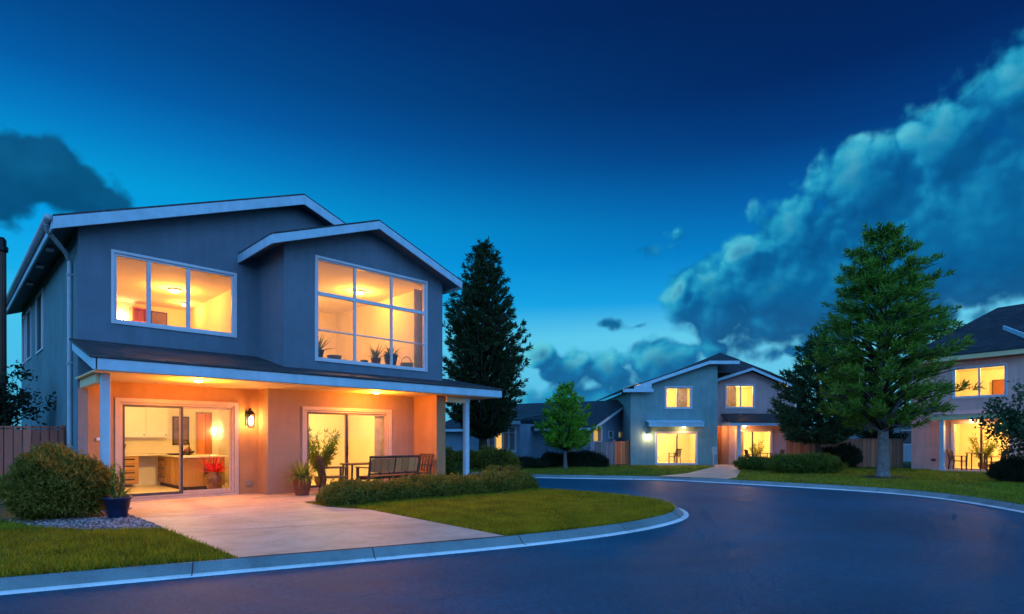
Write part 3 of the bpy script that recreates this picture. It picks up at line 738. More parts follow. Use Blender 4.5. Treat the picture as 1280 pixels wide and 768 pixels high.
# ================================================================== PATIO FURNITURE
def armchair(t, mat='wood_dark', w=.56):
    h = w/2
    MB().box(-h+.04,h-.04,-.24,.24,.40,.435).build('seat', mat, t, bevel=.006)
    b = MB()
    for k in range(5): x = -h+.07+k*(w-.14)/4; b.slab([(x-.03,-.25,.46),(x+.03,-.25,.46),(x+.03,-.35,.9),(x-.03,-.35,.9)], .02, (0,-1,0))
    b.slab([(-h+.01,-.34,.86),(h-.01,-.34,.86),(h-.01,-.365,.95),(-h+.01,-.365,.95)], .03, (0,-1,0))
    b.build('backrest', mat, t)
    for s in (-1, 1):
        x = s*(h-.03)
        MB().box(x-.025,x+.025,.21,.26,0,.64).build('leg', mat, t, bevel=.004)
        MB().tube([(x,-.3,0),(x,-.25,.42),(x,-.35,.92)], [.026,.028,.02], 6).build('leg', mat, t)
        MB().slab([(x-.035,-.29,.665),(x+.035,-.29,.665),(x+.035,.29,.665),(x-.035,.29,.665)], .025).build('armrest', mat, t, bevel=.004)
    return t
def bench(t, w=1.55, mat='wood_dark', pan='wood_mid'):
    h = w/2
    m = MB()
    for k in range(5): y = -.24+k*.1; m.box(-h+.05,h-.05,y,y+.085,.405,.435)
    m.build('seat', mat, t)
    for a, b in ((-h+.06,-.02),(.02,h-.06)):
        MB().slab([(a,-.27,.54),(b,-.27,.54),(b,-.34,.88),(a,-.34,.88)], .025, (0,-1,0)).build('back_panel', pan, t, bevel=.006)
    m = MB(); m.tube([(-h,-.36,.92),(h,-.36,.92)], .032, 8); m.tube([(-h,-.28,.5),(h,-.28,.5)], .022, 8); m.tube([(0,-.27,.5),(0,-.35,.9)], .022, 6)
    m.build('back_frame', mat, t)
    for s in (-1, 1):
        x = s*(h-.02)
        MB().box(x-.03,x+.03,.22,.28,0,.64).build('leg', mat, t, bevel=.004)
        MB().tube([(x,-.34,0),(x,-.28,.42),(x,-.36,.93)], [.032,.034,.026], 6).build('leg', mat, t)
        MB().box(x-.04,x+.04,-.33,.31,.642,.67).build('armrest', mat, t, bevel=.004)
    MB().box(-h+.03,h-.03,.235,.265,.33,.40).build('apron', mat, t)
    return t
def table(t, rx, ry, h=.73, mat='wood_dark', round_=False):
    if round_:
        MB().lathe([(rx-.02,h-.03),(rx,h-.02),(rx,h-.005),(rx-.01,h)], n=24).build('tabletop', mat, t)
    else: MB().box(-rx,rx,-ry,ry,h-.035,h).build('tabletop', mat, t, bevel=.006)
    for sx in (-1,1):
        for sy in (-1,1):
            x, y = sx*(rx*.62 if round_ else rx-.07), sy*(ry*.62 if round_ else ry-.07)
            MB().tube([(x*1.05,y*1.05,0),(x,y,h-.036)], [.02,.028], 6).build('leg', mat, t)
    return t
PZ = .012
bench(at('garden_bench', 'wide dark wooden bench with its back to the lawn on the main porch', 'bench', 6.0, -.3, PZ), 1.5)
table(at('patio_table', 'dark rectangular wooden table behind the bench on the main porch', 'table', 5.85, .5, PZ), .62, .3)
armchair(at('garden_armchair', 'dark wooden armchair at the left end of the main porch table', 'chair', 4.8, .3, PZ, -pi/2-.25, 'armchairs on the main porch'))
armchair(at('garden_armchair', 'dark wooden armchair at the right end of the bench by the lamplit porch wall', 'chair', 7.2, .1, PZ, pi/2+.15, 'armchairs on the main porch'))

# ================================================================== ACROSS THE STREET: TEAL AND MAUVE HOUSE
def simple_window(x0, x1, z0, z1, y, parent, mid, w=.06, d=.09):
    return window(x0, x1, z0, z1, y, parent, muls=((mid-.035, mid+.035),), w=w, d=d)
h2 = thing('house', 'two storey teal and mauve stucco house across the street with dark hip roof', 'house', (0,30,0))
W2 = (8.03,9.38,2.97,4.07); W2b = (11.62,13.17,3.05,4.3); S2 = (7.56,9.64,.06,1.68); S2b = (12.16,14.1,.06,1.8)
z2 = lambda x: 3.95+.338*(x-5.73)
holed([(6.2,0),(10.75,0),(10.75,5.28),(10.2,5.28),(6.2,z2(6.2)-.18)], [W2,S2], 0, .18).build('wall', 'stucco_teal', h2)
MB().box(10.57,10.75,.18,1.19,2.07,5.3).build('wall', 'stucco_teal', h2)
MB().box(10.57,10.75,.18,2.4,0,2.07).build('wall', 'stucco_teal', h2)
gz = lambda x: 4.58+(x-10.7)*.3045 if x < 12.9 else 5.25-(x-12.9)*.43
holed([(11.8,0),(15.4,0),(15.4,4.0),(12.9,5.08),(10.75,4.42),(10.75,2.07),(11.8,2.07)], [W2b,S2b], 1.2, .18).build('wall', 'stucco_mauve', h2)
MB().box(10.75,11.79,2.3,2.4,0,2.07).build('entry_wall', 'door_wood', h2)
MB().box(11.79,11.9,1.38,2.4,0,2.07).build('entry_wall', 'stucco_mauve', h2)
MB().box(10.75,11.79,1.38,2.4,2.08,2.14).build('entry_ceiling', 'soffit', h2)
dd = MB().box(10.95,11.6,2.25,2.297,.02,1.8).build('front_door', 'door_wood', h2, bevel=.01)
MB().lathe([(.01,-.02),(.03,0),(.01,.02)], (11.52,2.22,.85), 8).build('handle', 'black_metal', dd)
MB().box(6.2,6.38,.18,9,0,3.9).build('wall', 'stucco_teal', h2); MB().box(15.22,15.4,1.38,9,0,3.9).build('wall', 'stucco_mauve', h2)
m = MB()
P1 = (11.8,2.5,6.25)
m.slab([(5.73,-.4,3.95),(10.2,-.4,5.46),P1,(11.8,9.5,6.25),(5.73,9.5,3.95)], .06)
m.slab([(10.2,-.4,5.46),(11.75,-.4,5.46),P1], .06)
m.slab([(10.76,1.4,5.06),(14.3,1.4,4.98),P1], .06)
m.slab([P1,(14.3,1.4,4.96),(15.9,1.4,4.3),(15.9,9.5,4.3),(11.8,9.5,6.25)], .06)
m.slab([(10.76,.75,4.56),(12.9,.75,5.25),(12.9,3,5.25),(10.76,3,4.56)], .05)
m.slab([(12.9,.75,5.25),(15.8,.75,4.0),(15.8,3,4.0),(12.9,3,5.25)], .05)
m.build('roof', 'roof_dark', h2)
m = MB()
def brd(pts, t=.04): m.slab(pts, t, (0,-1,0))
def rk(x0,z0,x1,z1,y,h=.16): brd([(x0,y,z0-.06),(x1,y,z1-.06),(x1,y,z1-.06-h),(x0,y,z0-.06-h)])
rk(6.9,4.345,10.2,5.46,-.38,.17); rk(10.2,5.46,11.75,5.46,-.38,.17); brd([(5.73,-.385,3.95),(7.3,-.385,3.95),(7.3,-.385,3.78),(5.73,-.385,3.78)]); brd([(6.3,-.375,4.06),(7.0,-.375,4.32),(7.2,-.375,4.2),(7.2,-.375,3.955),(6.3,-.375,3.955)])
rk(10.76,4.56,12.9,5.25,.77,.14); rk(12.9,5.25,15.8,4.0,.77,.14)
m.build('fascia', 'white_trim', h2)
MB().slab([(5.8,-.36,3.78),(6.2,-.36,3.92),(6.2,0,3.92),(5.8,0,3.78)], .02).build('soffit', 'stucco_teal', h2)
aw = MB(); aw.box(6.99,9.83,-.7,-.66,1.99,2.2); aw.slab([(6.97,-.72,2.22),(9.85,-.72,2.22),(9.85,0,2.34),(6.97,0,2.34)], .04); aw.box(7.0,9.82,-.66,-.003,2.0,2.02)
aw.build('awning', 'white_trim', h2)
p2_ = MB(); p2_.slab([(11.36,-.1,2.26),(14.9,-.1,2.26),(14.9,1.2,2.74),(11.36,1.2,2.74)], .05); p2_.build('porch_roof', 'roof_dark', h2)
p2_ = MB(); p2_.box(11.4,14.86,-.08,-.04,2.05,2.25); p2_.box(11.4,11.44,-.04,1.19,2.05,2.25); p2_.build('porch_fascia', 'white_trim', h2)
MB().box(11.44,14.86,-.04,1.19,2.06,2.08).build('porch_ceiling', 'soffit', h2)
MB().box(11.8,11.96,-.02,.12,0,2.058).build('post', 'white_trim', h2); MB().box(14.66,14.82,-.02,.12,0,2.058).build('post', 'white_trim', h2)
simple_window(*W2, 0, h2, 8.66); simple_window(*W2b, 1.2, h2, 12.45)
def slider2(x0, x1, z0, z1, y, parent, mid):
    m = MB(); m.ring(x0-.07, x1+.07, z0-.05, z1+.07, y-.03, y+.004, .075, .045)
    m.ring(x0+.003,x1-.003,z0+.003,z1-.003,y+.006,y+.1,.045,.04); f = m.build('sliding_door', 'white_frame', parent)
    MB().box(mid-.03,mid+.03,y+.02,y+.09,z0+.04,z1-.045).build('mullion', 'dark_frame', f)
    MB().box(x0+.03,x1-.03,y+.05,y+.056,z0+.02,z1-.02).build('pane', 'glass', f)
    return f
slider2(*S2, 0, h2, 8.64); slider2(*S2b, 1.2, h2, 13.1)
room(6.5, 10.4, .19, 3.6, .05, 1.95, h2); room(6.5, 10.4, .19, 3.6, 2.6, 4.25, h2)
room(12.0, 15.1, 1.39, 4.5, .05, 1.95, h2); room(11.0, 15.1, 1.39, 4.5, 2.6, 4.38, h2)
for (x0, x1, y, z0, z1) in ((8.72,9.35,.17,3.03,4.02),(11.7,12.36,1.36,3.1,4.25),(12.25,12.75,1.4,.1,1.75)):
    m = MB(); n_ = int((x1-x0)/.07)
    for k in range(n_): m.tube([(x0+k*.07,y+.06+.02*(k%2),z0),(x0+k*.07,y+.06+.02*(k%2),z1)], .035, 6)
    m.build('curtain', 'linen', h2, smooth=True)
MB().box(10.45,10.7,-.09,-.003,.55,.95).box(10.5,10.56,-.06,-.003,.05,.55).build('meter_box', 'gutter', h2)
def lamp_at(name, label, loc, power, color=WARM, rz=0, r=.1, mat='lamp_soft', group=None):
    t = thing(name, label, 'lamp', loc, rz, group)
    MB().lathe([(r,0),(r*.95,-.04),(r*.5,-.08),(.01,-.09)]).build('lamp_shade', mat, t, smooth=True)
    light('bulb', t, (0,0,-.2), power*1.6, color, .1); return t
lamp_at('ceiling_lamp', 'ceiling lamp behind the ground floor door of the teal house', (8.2,32.0,1.945), 62)
lamp_at('ceiling_lamp', 'ceiling lamp behind the upper window of the teal wall', (8.4,31.6,4.245), 55)
lamp_at('ceiling_lamp', 'ceiling lamp behind the porch door of the mauve wall', (13.5,33,1.945), 55)
lamp_at('ceiling_lamp', 'ceiling lamp behind the upper window of the mauve wall', (12.6,33,4.375), 62)
lamp_at('recessed_light', 'small porch ceiling light of the mauve house', (12.4,30.6,2.058), 9, (1.,.4,.07), r=.07, mat='lamp_hot')
lamp_at('recessed_light', 'small ceiling light in the entry recess of the mauve house', (11.2,31.8,2.078), 5, (1.,.36,.06), r=.06, mat='lamp_hot')
lamp_at('recessed_light', 'small light under the flat canopy of the teal house', (8.9,29.65,1.998), 4, (1.,.4,.08), r=.06, mat='lamp_hot')
t = thing('wall_lantern', 'glowing lantern on the teal wall left of its sliding door', 'lantern', (7.1,30,1.5))
MB().box(-.05,.05,-.03,0,-.09,.09).build('back_plate', 'black_metal', t)
MB().lathe([(.02,.17),(.1,.11),(.1,.1),(.02,.1)], (0,-.13,0), 8).build('cap', 'black_metal', t)
MB().lathe([(.04,-.12),(.06,-.05),(.07,.09)], (0,-.13,0), 10).build('lamp_glass', 'lamp_hot', t)
light('bulb', t, (0,-.22,-.05), 7, (1.,.42,.08), .06)
# furniture seen behind / before its doors
S_ = .82
c0 = armchair(thing('garden_chair', 'small dark chair left of the table on the mauve house porch', 'chair', (12.75,30.55,.015), -pi/2, 'chairs on the mauve house porch', S_))
c1 = copy_tree(c0); c1.location = (14.15,30.6,.015); c1.rotation_euler.z = pi/2; c1['label'] = 'small dark chair right of the table on the mauve house porch'
table(thing('patio_table', 'small dark table on the mauve house porch', 'table', (13.45,30.65,.015), 0, None, S_), .4, .3)
c2 = copy_tree(c0); c2.location = (8.75,30.9,.06); c2.rotation_euler.z = .6; c2['label'] = 'dark chair standing behind the glass door of the teal house'; del c2['group']

# ================================================================== PINK HOUSE ON THE RIGHT
h3 = thing('house', 'pink stucco two storey house at the right edge with hip roof', 'house', (18.1,26,0), radians(-58.5))
def h3w(x, y, z=0): a = radians(-58.5); return (18.1+x*cos(a)-y*sin(a), 26+x*sin(a)+y*cos(a), z)
W3 = (1.62,3.42,3.12,4.38); S3 = (1.6,3.55,.08,2.05)
holed([(0,0),(6.5,0),(6.5,4.75),(0,4.75)], [W3,S3], 0, .18).build('wall', 'stucco_pink', h3)
MB().box(0,.18,.18,7,0,4.75).build('wall', 'stucco_pink', h3); MB().box(.18,6.5,6.9,7,0,4.75).build('wall', 'stucco_pink', h3); MB().box(6.32,6.5,.18,6.9,0,4.75).build('wall', 'stucco_pink', h3)
m = MB()
ex0, ex1, ey0, ey1, ez = -.4, 7., -.42, 7.4, 4.95; ry = 2.7; r0 = 2.25; r1 = 4.2; rz_ = 7.2
m.slab([(ex0,ey0,ez),(ex1,ey0,ez),(r1,ry,rz_),(r0,ry,rz_)], .06)
m.slab([(ex0,ey1,ez),(ex0,ey0,ez),(r0,ry,rz_)], .06); m.slab([(ex1,ey0,ez),(ex1,ey1,ez),(r1,ry,rz_)], .06)
m.slab([(ex1,ey1,ez),(ex0,ey1,ez),(r0,ry,rz_),(r1,ry,rz_)], .06); m.build('roof', 'roof_dark', h3)
m = MB(); m.box(ex0+.02,ex1,ey0+.02,ey0+.06,4.7,4.895); m.box(ex0+.02,ex0+.06,ey0+.06,ey1,4.7,4.895); m.build('fascia', 'soffit', h3)
MB().box(ex0+.06,ex1,ey0+.06,0,4.72,4.74).build('soffit', 'stucco_pink', h3)
sl = (rz_-ez)/(ry-ey0); zf = lambda y: ez+sl*(y-ey0)
MB().slab([(3.0,.95,zf(.95)+.16),(4.7,-.5,zf(-.5)+.2),(4.7,-.5,zf(-.5)-.02),(3.0,.95,zf(.95)-.02)], .08, (.6,.75,0)).build('rake_board', 'white_trim', h3)
m = MB(); m.slab([(1.0,-.72,2.42),(4.4,-.72,2.42),(4.4,0,2.62),(1.0,0,2.62)], .05); m.build('porch_roof', 'stucco_pink', h3)
m = MB(); m.box(1.02,4.38,-.7,-.64,2.16,2.37); m.box(1.02,1.08,-.64,0,2.16,2.37); m.build('porch_fascia', 'soffit', h3)
m = MB(); m.box(1.08,4.38,-.64,-.002,2.17,2.19); m.build('porch_ceiling', 'soffit', h3)
MB().box(1.36,1.52,-.66,-.5,0,2.168).box(1.33,1.55,-.69,-.47,.0,.12).build('post', 'white_trim', h3)
MB().box(1.08,4.4,-.75,-.003,.002,.07).build('porch_slab', 'concrete', h3)
MB().box(.8,.96,-.03,-.002,.4,.5).build('vent', 'dark_frame', h3)
simple_window(*W3, 0, h3, 2.52); slider2(*S3, 0, h3, 2.58)
room(.3, 5.5, .19, 4.2, .05, 2.3, h3); room(.3, 5.5, .19, 4.2, 2.75, 4.6, h3)
lamp_at('ceiling_lamp', 'ceiling lamp behind the ground floor door of the pink house', h3w(2.6,2.2,2.295), 75)
lamp_at('ceiling_lamp', 'ceiling lamp behind the upper window of the pink house', h3w(2.9,1.9,4.595), 75)
lamp_at('recessed_light', 'small light in the porch ceiling of the pink house', h3w(2.4,-.36,2.168), 5, (1.,.4,.08), r=.06, mat='lamp_hot')
pc = thing('picture', 'red framed picture inside the upper window of the pink house', 'picture', h3w(1.95,3.9,3.3), radians(-58.5))
MB().ring(-.3,.3,0,.8,-.02,.02,.04).build('frame', 'wood_dark', pc); MB().box(-.26,.26,-.005,.01,.03,.77).build('canvas', 'terracotta', pc)
A3 = radians(-58.5)
c3 = armchair(thing('garden_chair', 'dark chair left of the round table on the pink house porch', 'chair', h3w(1.93,-.38,.075), A3-pi/2, 'chairs on the pink house porch', .88))
c4_ = copy_tree(c3); c4_.location = h3w(3.2,-.38,.075); c4_.rotation_euler.z = A3+pi/2; c4_['label'] = 'dark chair right of the round table on the pink house porch'
table(thing('patio_table', 'dark round table between two chairs on the pink house porch', 'table', h3w(2.55,-.38,.075), A3), .36, .36, round_=True)

# ================================================================== LOW BLUE HOUSE BEHIND
h4 = thing('house', 'low blue grey single storey house behind the small tree', 'house', (3.96,29,0), radians(-31))
a4 = radians(-31)
def h4w(x, y, z=0): return (3.96+x*cos(a4)-y*sin(a4), 29+x*sin(a4)+y*cos(a4), z)
GW = [(.35,1.45,1.25,1.95),(2.5,3.1,1.45,1.75),(4.0,5.0,1.45,1.75)]
holed([(-9.5,0),(0,0),(0,2.1),(-9.5,2.1)], [(-1.9,-1.45,.9,1.9)], 0, .15).build('wall', 'siding_blue', h4)
holed([(0.15,0),(10,0),(10,2.1),(5,3.5),(0.15,2.13)], GW, -.15, .15, 'x').build('wall', 'siding_blue', h4)
MB().box(-9.5,-9.35,.15,10,0,2.1).build('wall', 'siding_blue', h4)
m = MB(); m.slab([(-9.9,-.45,2.0),(.4,-.45,2.0),(.4,5,3.62),(-9.9,5,3.62)], .08); m.slab([(-9.9,5,3.62),(.4,5,3.62),(.4,10.4,2.0),(-9.9,10.4,2.0)], .08)
m.slab([(-5.6,-1.9,2.35),(-3.0,-1.9,2.35),(-3.0,1.0,2.75),(-5.6,1.0,2.75)], .07)
m.build('roof', 'roof_dark', h4)
m = MB(); m.slab([(.36,-.45,1.95),(.36,5,3.57),(.36,5,3.42),(.36,-.45,1.8)], .05, (1,0,0)); m.slab([(.36,10.4,1.95),(.36,5,3.57),(.36,5,3.42),(.36,10.4,1.8)], .05, (1,0,0))
m.box(-9.9,-5.62,-.47,-.43,1.78,1.93); m.box(-2.98,.35,-.47,-.43,1.78,1.93); m.box(-5.6,-3.0,-1.92,-1.88,2.1,2.285)
m.build('fascia', 'white_trim', h4)
WW = (-5.15,-3.45,.72,2.0)
holed([(-5.4,0),(-3.2,0),(-3.2,2.15),(-5.4,2.15)], [WW], -1.6, .12).build('wall', 'siding_blue', h4)
MB().box(-3.32,-3.2,-1.48,0,0,2.15).build('wall', 'siding_blue', h4); MB().box(-5.4,-5.28,-1.48,0,0,2.15).build('wall', 'siding_blue', h4)
window(*WW, -1.6, h4, muls=((-4.75,-4.7),(-4.3,-4.25),(-3.9,-3.85)), rails=((1.66,1.7),), w=.06, name='bow_window')
MB().box(-5.25,-3.35,-1.45,-1.4,.7,2.05).build('blind', 'siding_pale', h4)
for (y0,y1,z0,z1), mt in zip(GW, ('linen','siding_pale','linen')):
    m = MB(); m.box(.003,.04,y0-.06,y1+.06,z1,z1+.06); m.box(.003,.04,y0-.06,y1+.06,z0-.06,z0); m.box(.003,.04,y0-.06,y0,z0,z1); m.box(.003,.04,y1,y1+.06,z0,z1)
    f = m.build('window', 'white_frame', h4); MB().box(-.09,-.08,y0,y1,z0,z1).build('pane', 'glass', f)
MB().box(-1.9,-1.45,.06,.07,.9,1.9).build('pane', 'dark_frame', h4)
room(-8.8,-.4,3.5,8,0.02,1.9,h4)
bx = MB(); bx.box(-2.2,-2.15,.3,2.2,.3,2.4); bx.build('interior_wall', 'room_wall', h4)
glow('glow_curtain', (1., .56, .14), 1.1)  # curtains emit by themselves, in place of lamps in the rooms behind
MB().box(-4.68,-4.32,-1.50,-1.47,.78,1.64).build('glow_curtain', 'glow_curtain', h4)
MB().box(-.19,-.17,.55,1.4,1.26,1.94).build('glow_curtain', 'glow_curtain', h4)
MB().box(-.19,-.17,4.2,4.8,1.47,1.73).build('glow_curtain', 'glow_curtain', h4)

# pale house far behind the right fence
h5 = thing('house', 'pale blue sided house half hidden behind the right fence', 'house', (23.2,34.5,0))
m = MB(); m.box(-1.2,4,0,6,0,2.35); m.build('wall', 'siding_pale', h5)
m = MB()
for k in range(12): m.box(-1.21,4.01,-.02-.003*(k%2),-.003,.2+k*.18,.2+k*.18+.165)
m.build('siding', 'siding_pale', h5)
m = MB(); m.slab([(-1.6,-.4,2.25),(4.4,-.4,2.25),(4.4,3,3.0),(-1.6,3,3.0)], .08); m.slab([(-1.6,3,3.0),(4.4,3,3.0),(4.4,6.4,2.25),(-1.6,6.4,2.25)], .08); m.build('roof', 'roof_dark', h5)
f = MB().ring(.2,1.4,1.0,1.9,-.05,-.024,.06).build('window', 'white_frame', h5); MB().box(.26,1.34,-.04,-.03,1.06,1.84).build('pane', 'dark_frame', f)
# dark pole at the very left edge
t = thing('utility_pole', 'dark wooden pole with a cap rising at the left edge of the picture', 'pole', (-14.25,16,0))
MB().tube([(0,0,0),(0,0,3),(.01,0,6.6)], [.13,.12,.105], 12).build('shaft', 'wood_dark', t, smooth=True)
MB().lathe([(.13,6.6),(.15,6.62),(.15,6.74),(.11,6.76),(.11,6.92),(.06,7.0)], (0.01,0,0), 12).build('cap', 'black_metal', t)

# ================================================================== FENCES
def fence(label, a, b, h, mat, w=.15, cap=True, posts=None, z0=.03):
    d = Vector((b[0]-a[0], b[1]-a[1], 0)); ln = d.length; rz = atan2(d.y, d.x)
    t = thing('fence', label, 'fence', (a[0],a[1],0), rz)
    m = MB(); k = 0; x = 0; r = random.Random(int(ln*100))
    while x < ln-.01:
        x1 = min(x+w-.006, ln); dz = r.uniform(-.012,.012); m.box(x, x1, -.012+r.uniform(-.002,.002), .012, z0, h-.06+dz); x += w
    o = m.build('boards', mat, t)
    MB().box(0,ln,-.035,.035,h-.045,h).build('cap_rail', mat, t) if cap else None
    m = MB()
    for z in (.3,h-.3): m.box(0,ln,.013,.05,z,z+.09)
    m.build('rail', mat, t)
    n = max(1, int(ln/2.2))
    for i in range(n+1):
        x = ln*i/n; MB().box(x-.045,x+.045,.051,.14,0,h+.03).build('post', mat, t)
    return t
fence('dark brown board fence left of the main house behind the round bush', hw(-6.5,3.0), hw(-.25,3.0), 1.66, 'fence_wood')
fence('long grey board fence between the blue house and the teal house', (2.75,28.9), (5.35,29.9), 1.22, 'fence_grey')
fence('short fence panel coloured as if lamplit beside the teal house corner', (5.37,30.0), (6.15,30.15), 1.3, 'fence_red_and_lit', cap=False)  # orange of the nearby lantern is put into the board colour
fence('brown board fence between the two right trees', (14.9,28.6), (18.3,26.9), 1.38, 'fence_brown', .17)
fence('reddish fence panel at the right corner of the mauve house', (14.0,29.2), (14.8,28.7), 1.5, 'fence_red_and_lit')
# ================================================================== PLANTS
def conifer(name, label, cat, loc, H, prof, trunk_r, n_br, leafmat, barkmat, seed, tuft_l=.34, lw=.035, per=26, step=.3, clear=1.9, rise=.25, dense=1., fork=False, gaps=0., group=None, plume=.78, layer=0., limbs=0):
    """tapered trunk, limbs by height inside an uneven outline, sprays of narrow leaves along every limb"""
    r = random.Random(seed); t = thing(name, label, cat, loc, 0, group)
    tk = MB(); lean = [(sin(k*1.7+seed)*.04, cos(k*2.3+seed)*.04) for k in range(9)]
    pts = [(lean[k][0]*(k > 0)*k/4, lean[k][1]*(k > 0)*k/4, H*.96*k/8) for k in range(9)]
    tp = lambda z: Vector((interp([(p[2],p[0]) for p in pts], z), interp([(p[2],p[1]) for p in pts], z), z))
    rad = lambda z: max(.012, trunk_r*(1-z/(H*1.0))**.9)
    base = [(0,0,-.05),(0,0,.06),(0,0,.25)]
    tk.tube(base+[p for p in pts[1:]], [trunk_r*1.55,trunk_r*1.3,trunk_r*1.05]+[rad(p[2]) for p in pts[1:]], 12)
    for i in range(limbs):
        a = i*6.283/limbs+.4; b = tp(clear*.72+.12*i); e = Vector((cos(a),sin(a),0))
        tk.tube([b, b+e*.22+Vector((0,0,.3)), b+e*.75+Vector((0,0,1.1)), b+e*1.2+Vector((0,0,2.1))], [trunk_r*.55,trunk_r*.42,trunk_r*.3,.03], 8)
    lf = MB(); lm = MB()
    for i in range(n_br):
        u = (i+r.random())/n_br
        z = clear + (H-clear)*u**.92*.985
        if layer: z = min(H*.985, round(z/layer)*layer + r.uniform(-.1,.1)*layer)
        a = i*2.399+r.uniform(-.4,.4)
        Rr = interp(prof, z)*(1+.09*sin(a*2+seed)+.07*sin(a*3+z*1.3))*r.uniform(.72,1.08)
        zb = max(clear*.8, z - Rr*rise*r.uniform(.6,1.4)-(.25 if fork else 0))
        p0 = tp(zb); d = Vector((cos(a), sin(a), 0)); end = p0 + d*Rr + Vector((0,0,(z-zb)))
        mid = p0.lerp(end, .5) + Vector((0,0,-.08*Rr if not fork else .1*Rr))
        br = [p0, mid, end]
        if Rr > .5: (tk if i < n_br*.06 else lm).tube(br, [max(.01,rad(zb)*.42), max(.008,rad(zb)*.22), .006], 5)
        if gaps and r.random() < gaps: continue
        n = max(2, int(Rr/step*dense))
        for j in range(n):
            s = .28+.72*(j+r.random()*.8)/n if Rr > .8 else .2+.8*(j+.5)/n
            s = min(1.02, s); q = p0.lerp(mid, s*2) if s < .5 else mid.lerp(end, s*2-1)
            side = Vector((-d.y, d.x, 0))*r.uniform(-1,1)*Rr*.32*(1.15-s*.55)
            q = q + side + Vector((0,0,r.uniform(-.12,.16)))
            axis = (d*.8 + side.normalized()*.45*(1 if side.length else 0) + Vector((0,0,.35+.4*(z/H)))).normalized()
            tl = tuft_l*r.uniform(.7,1.25)
            for k in range(per):
                dd = (axis + rdir(r)*plume).normalized()
                st = q + axis*r.uniform(-.35,.45)*tl + rdir(r)*.05
                lf.leafq(st, dd, rdir(r), tl*r.uniform(.45,.85), lw*r.uniform(.7,1.3))
    tk.build('trunk', barkmat, t, smooth=True, uv=False); lm.build('limbs', 'bark_brown', t, smooth=True, uv=False); lf.build('crown', leafmat, t, uv=False); return t
conifer('tree', 'large feathery green tree with a pale trunk in front of the pink house', 'tree', (13.25,20.5,0), 9.05,
    [(1.6,1.0),(2.0,1.8),(2.7,2.35),(3.7,2.5),(4.7,2.42),(5.7,2.2),(6.6,1.95),(7.3,1.6),(8.0,1.15),(8.6,.7),(9.1,.2)], .2, 300, 'leaf_tree', 'bark_grey', 5, .34, .036, 32, .31, 2.05, .25, 1.15, gaps=.2, fork=True, plume=.9, layer=.62, limbs=4)
conifer('tree', 'tall narrow dark tree behind the porch of the main house', 'tree', (-1.35,26.8,0), 10.6,
    [(1.6,.7),(2.3,1.3),(3.5,1.75),(5,1.9),(6.5,1.8),(7.5,1.55),(8.6,1.15),(9.4,.8),(10.1,.5),(10.6,.12)], .22, 400, 'leaf_cypress', 'bark_brown', 8, .3, .045, 30, .25, 1.7, 1.0, 1.3, gaps=.1)
conifer('tree', 'dark bushy conifer between the mauve house and the large tree', 'tree', (14.2,26.6,0), 6.1,
    [(1.2,1.2),(1.8,2.0),(2.6,2.1),(3.6,1.7),(4.6,1.25),(5.4,.8),(6.1,.15)], .15, 150, 'leaf_conifer', 'bark_brown', 14, .4, .06, 24, .28, 1.45, .35, 1.2)
conifer('tree', 'small bright green tree on the far lawn before the blue house', 'tree', (2.45,26.4,0), 3.95,
    [(.95,.8),(1.4,1.15),(1.9,1.22),(2.5,1.05),(3.1,.75),(3.6,.5),(3.95,.18)], .09, 90, 'leaf_small', 'bark_grey', 21, .3, .055, 22, .22, 1.0, .9, 1.3, fork=True)

def twiggy(name, label, cat, loc, H, Rr, z0, n, leafmat, seed, lean=(0,0), lsz=.09):
    """broad leaved small tree: forked twigs carrying leaf clusters"""
    r = random.Random(seed); t = thing(name, label, cat, loc); tk = MB(); lf = MB()
    top = Vector((lean[0], lean[1], z0)); tk.tube([(0,0,-.05),(lean[0]*.4,lean[1]*.4,z0*.5),top], [.075,.06,.05], 8)
    for i in range(n):
        d = rdir(r); d.z = abs(d.z)*.9+r.uniform(-.25,.3); l = Rr*r.uniform(.6,1.08)*(1+.15*sin(atan2(d.y,d.x)*3))
        end = top + Vector((d.x*l, d.y*l, d.z*(H-z0)*.9)); mid = top.lerp(end,.5)+rdir(r)*.12
        tk.tube([top, mid, end], [.025,.012,.004], 5)
        for j in range(9):
            s = r.uniform(.35,1.05); q = (top.lerp(mid,s*2) if s < .5 else mid.lerp(end,s*2-1)) + rdir(r)*.13
            for k in range(13): lf.leafq(q+rdir(r)*.13, (rdir(r)+d*.5+Vector((0,0,-.15))), rdir(r), lsz*r.uniform(.7,1.4), lsz*.5)
    tk.build('trunk', 'bark_brown', t, smooth=True, uv=False); lf.build('crown', leafmat, t, uv=False); return t
twiggy('tree', 'low leafy tree reaching in at the right edge before the pink house', 'tree', (15.95,17.1,0), 3.45, 1.6, 1.25, 60, 'leaf_conifer', 31, (-.1,0), .12)
twiggy('tree', 'dark leafy tree over the fence at the left edge', 'tree', (-12.9,13.5,0), 3.5, 1.6, 1.4, 100, 'leaf_dark', 33, (0,0), .11)
twiggy('tree', 'dark tree behind the brown fence beside the pink house', 'tree', (19.6,30.2,0), 3.1, 1.3, 1.2, 40, 'leaf_dark', 35, (0,0), .14)

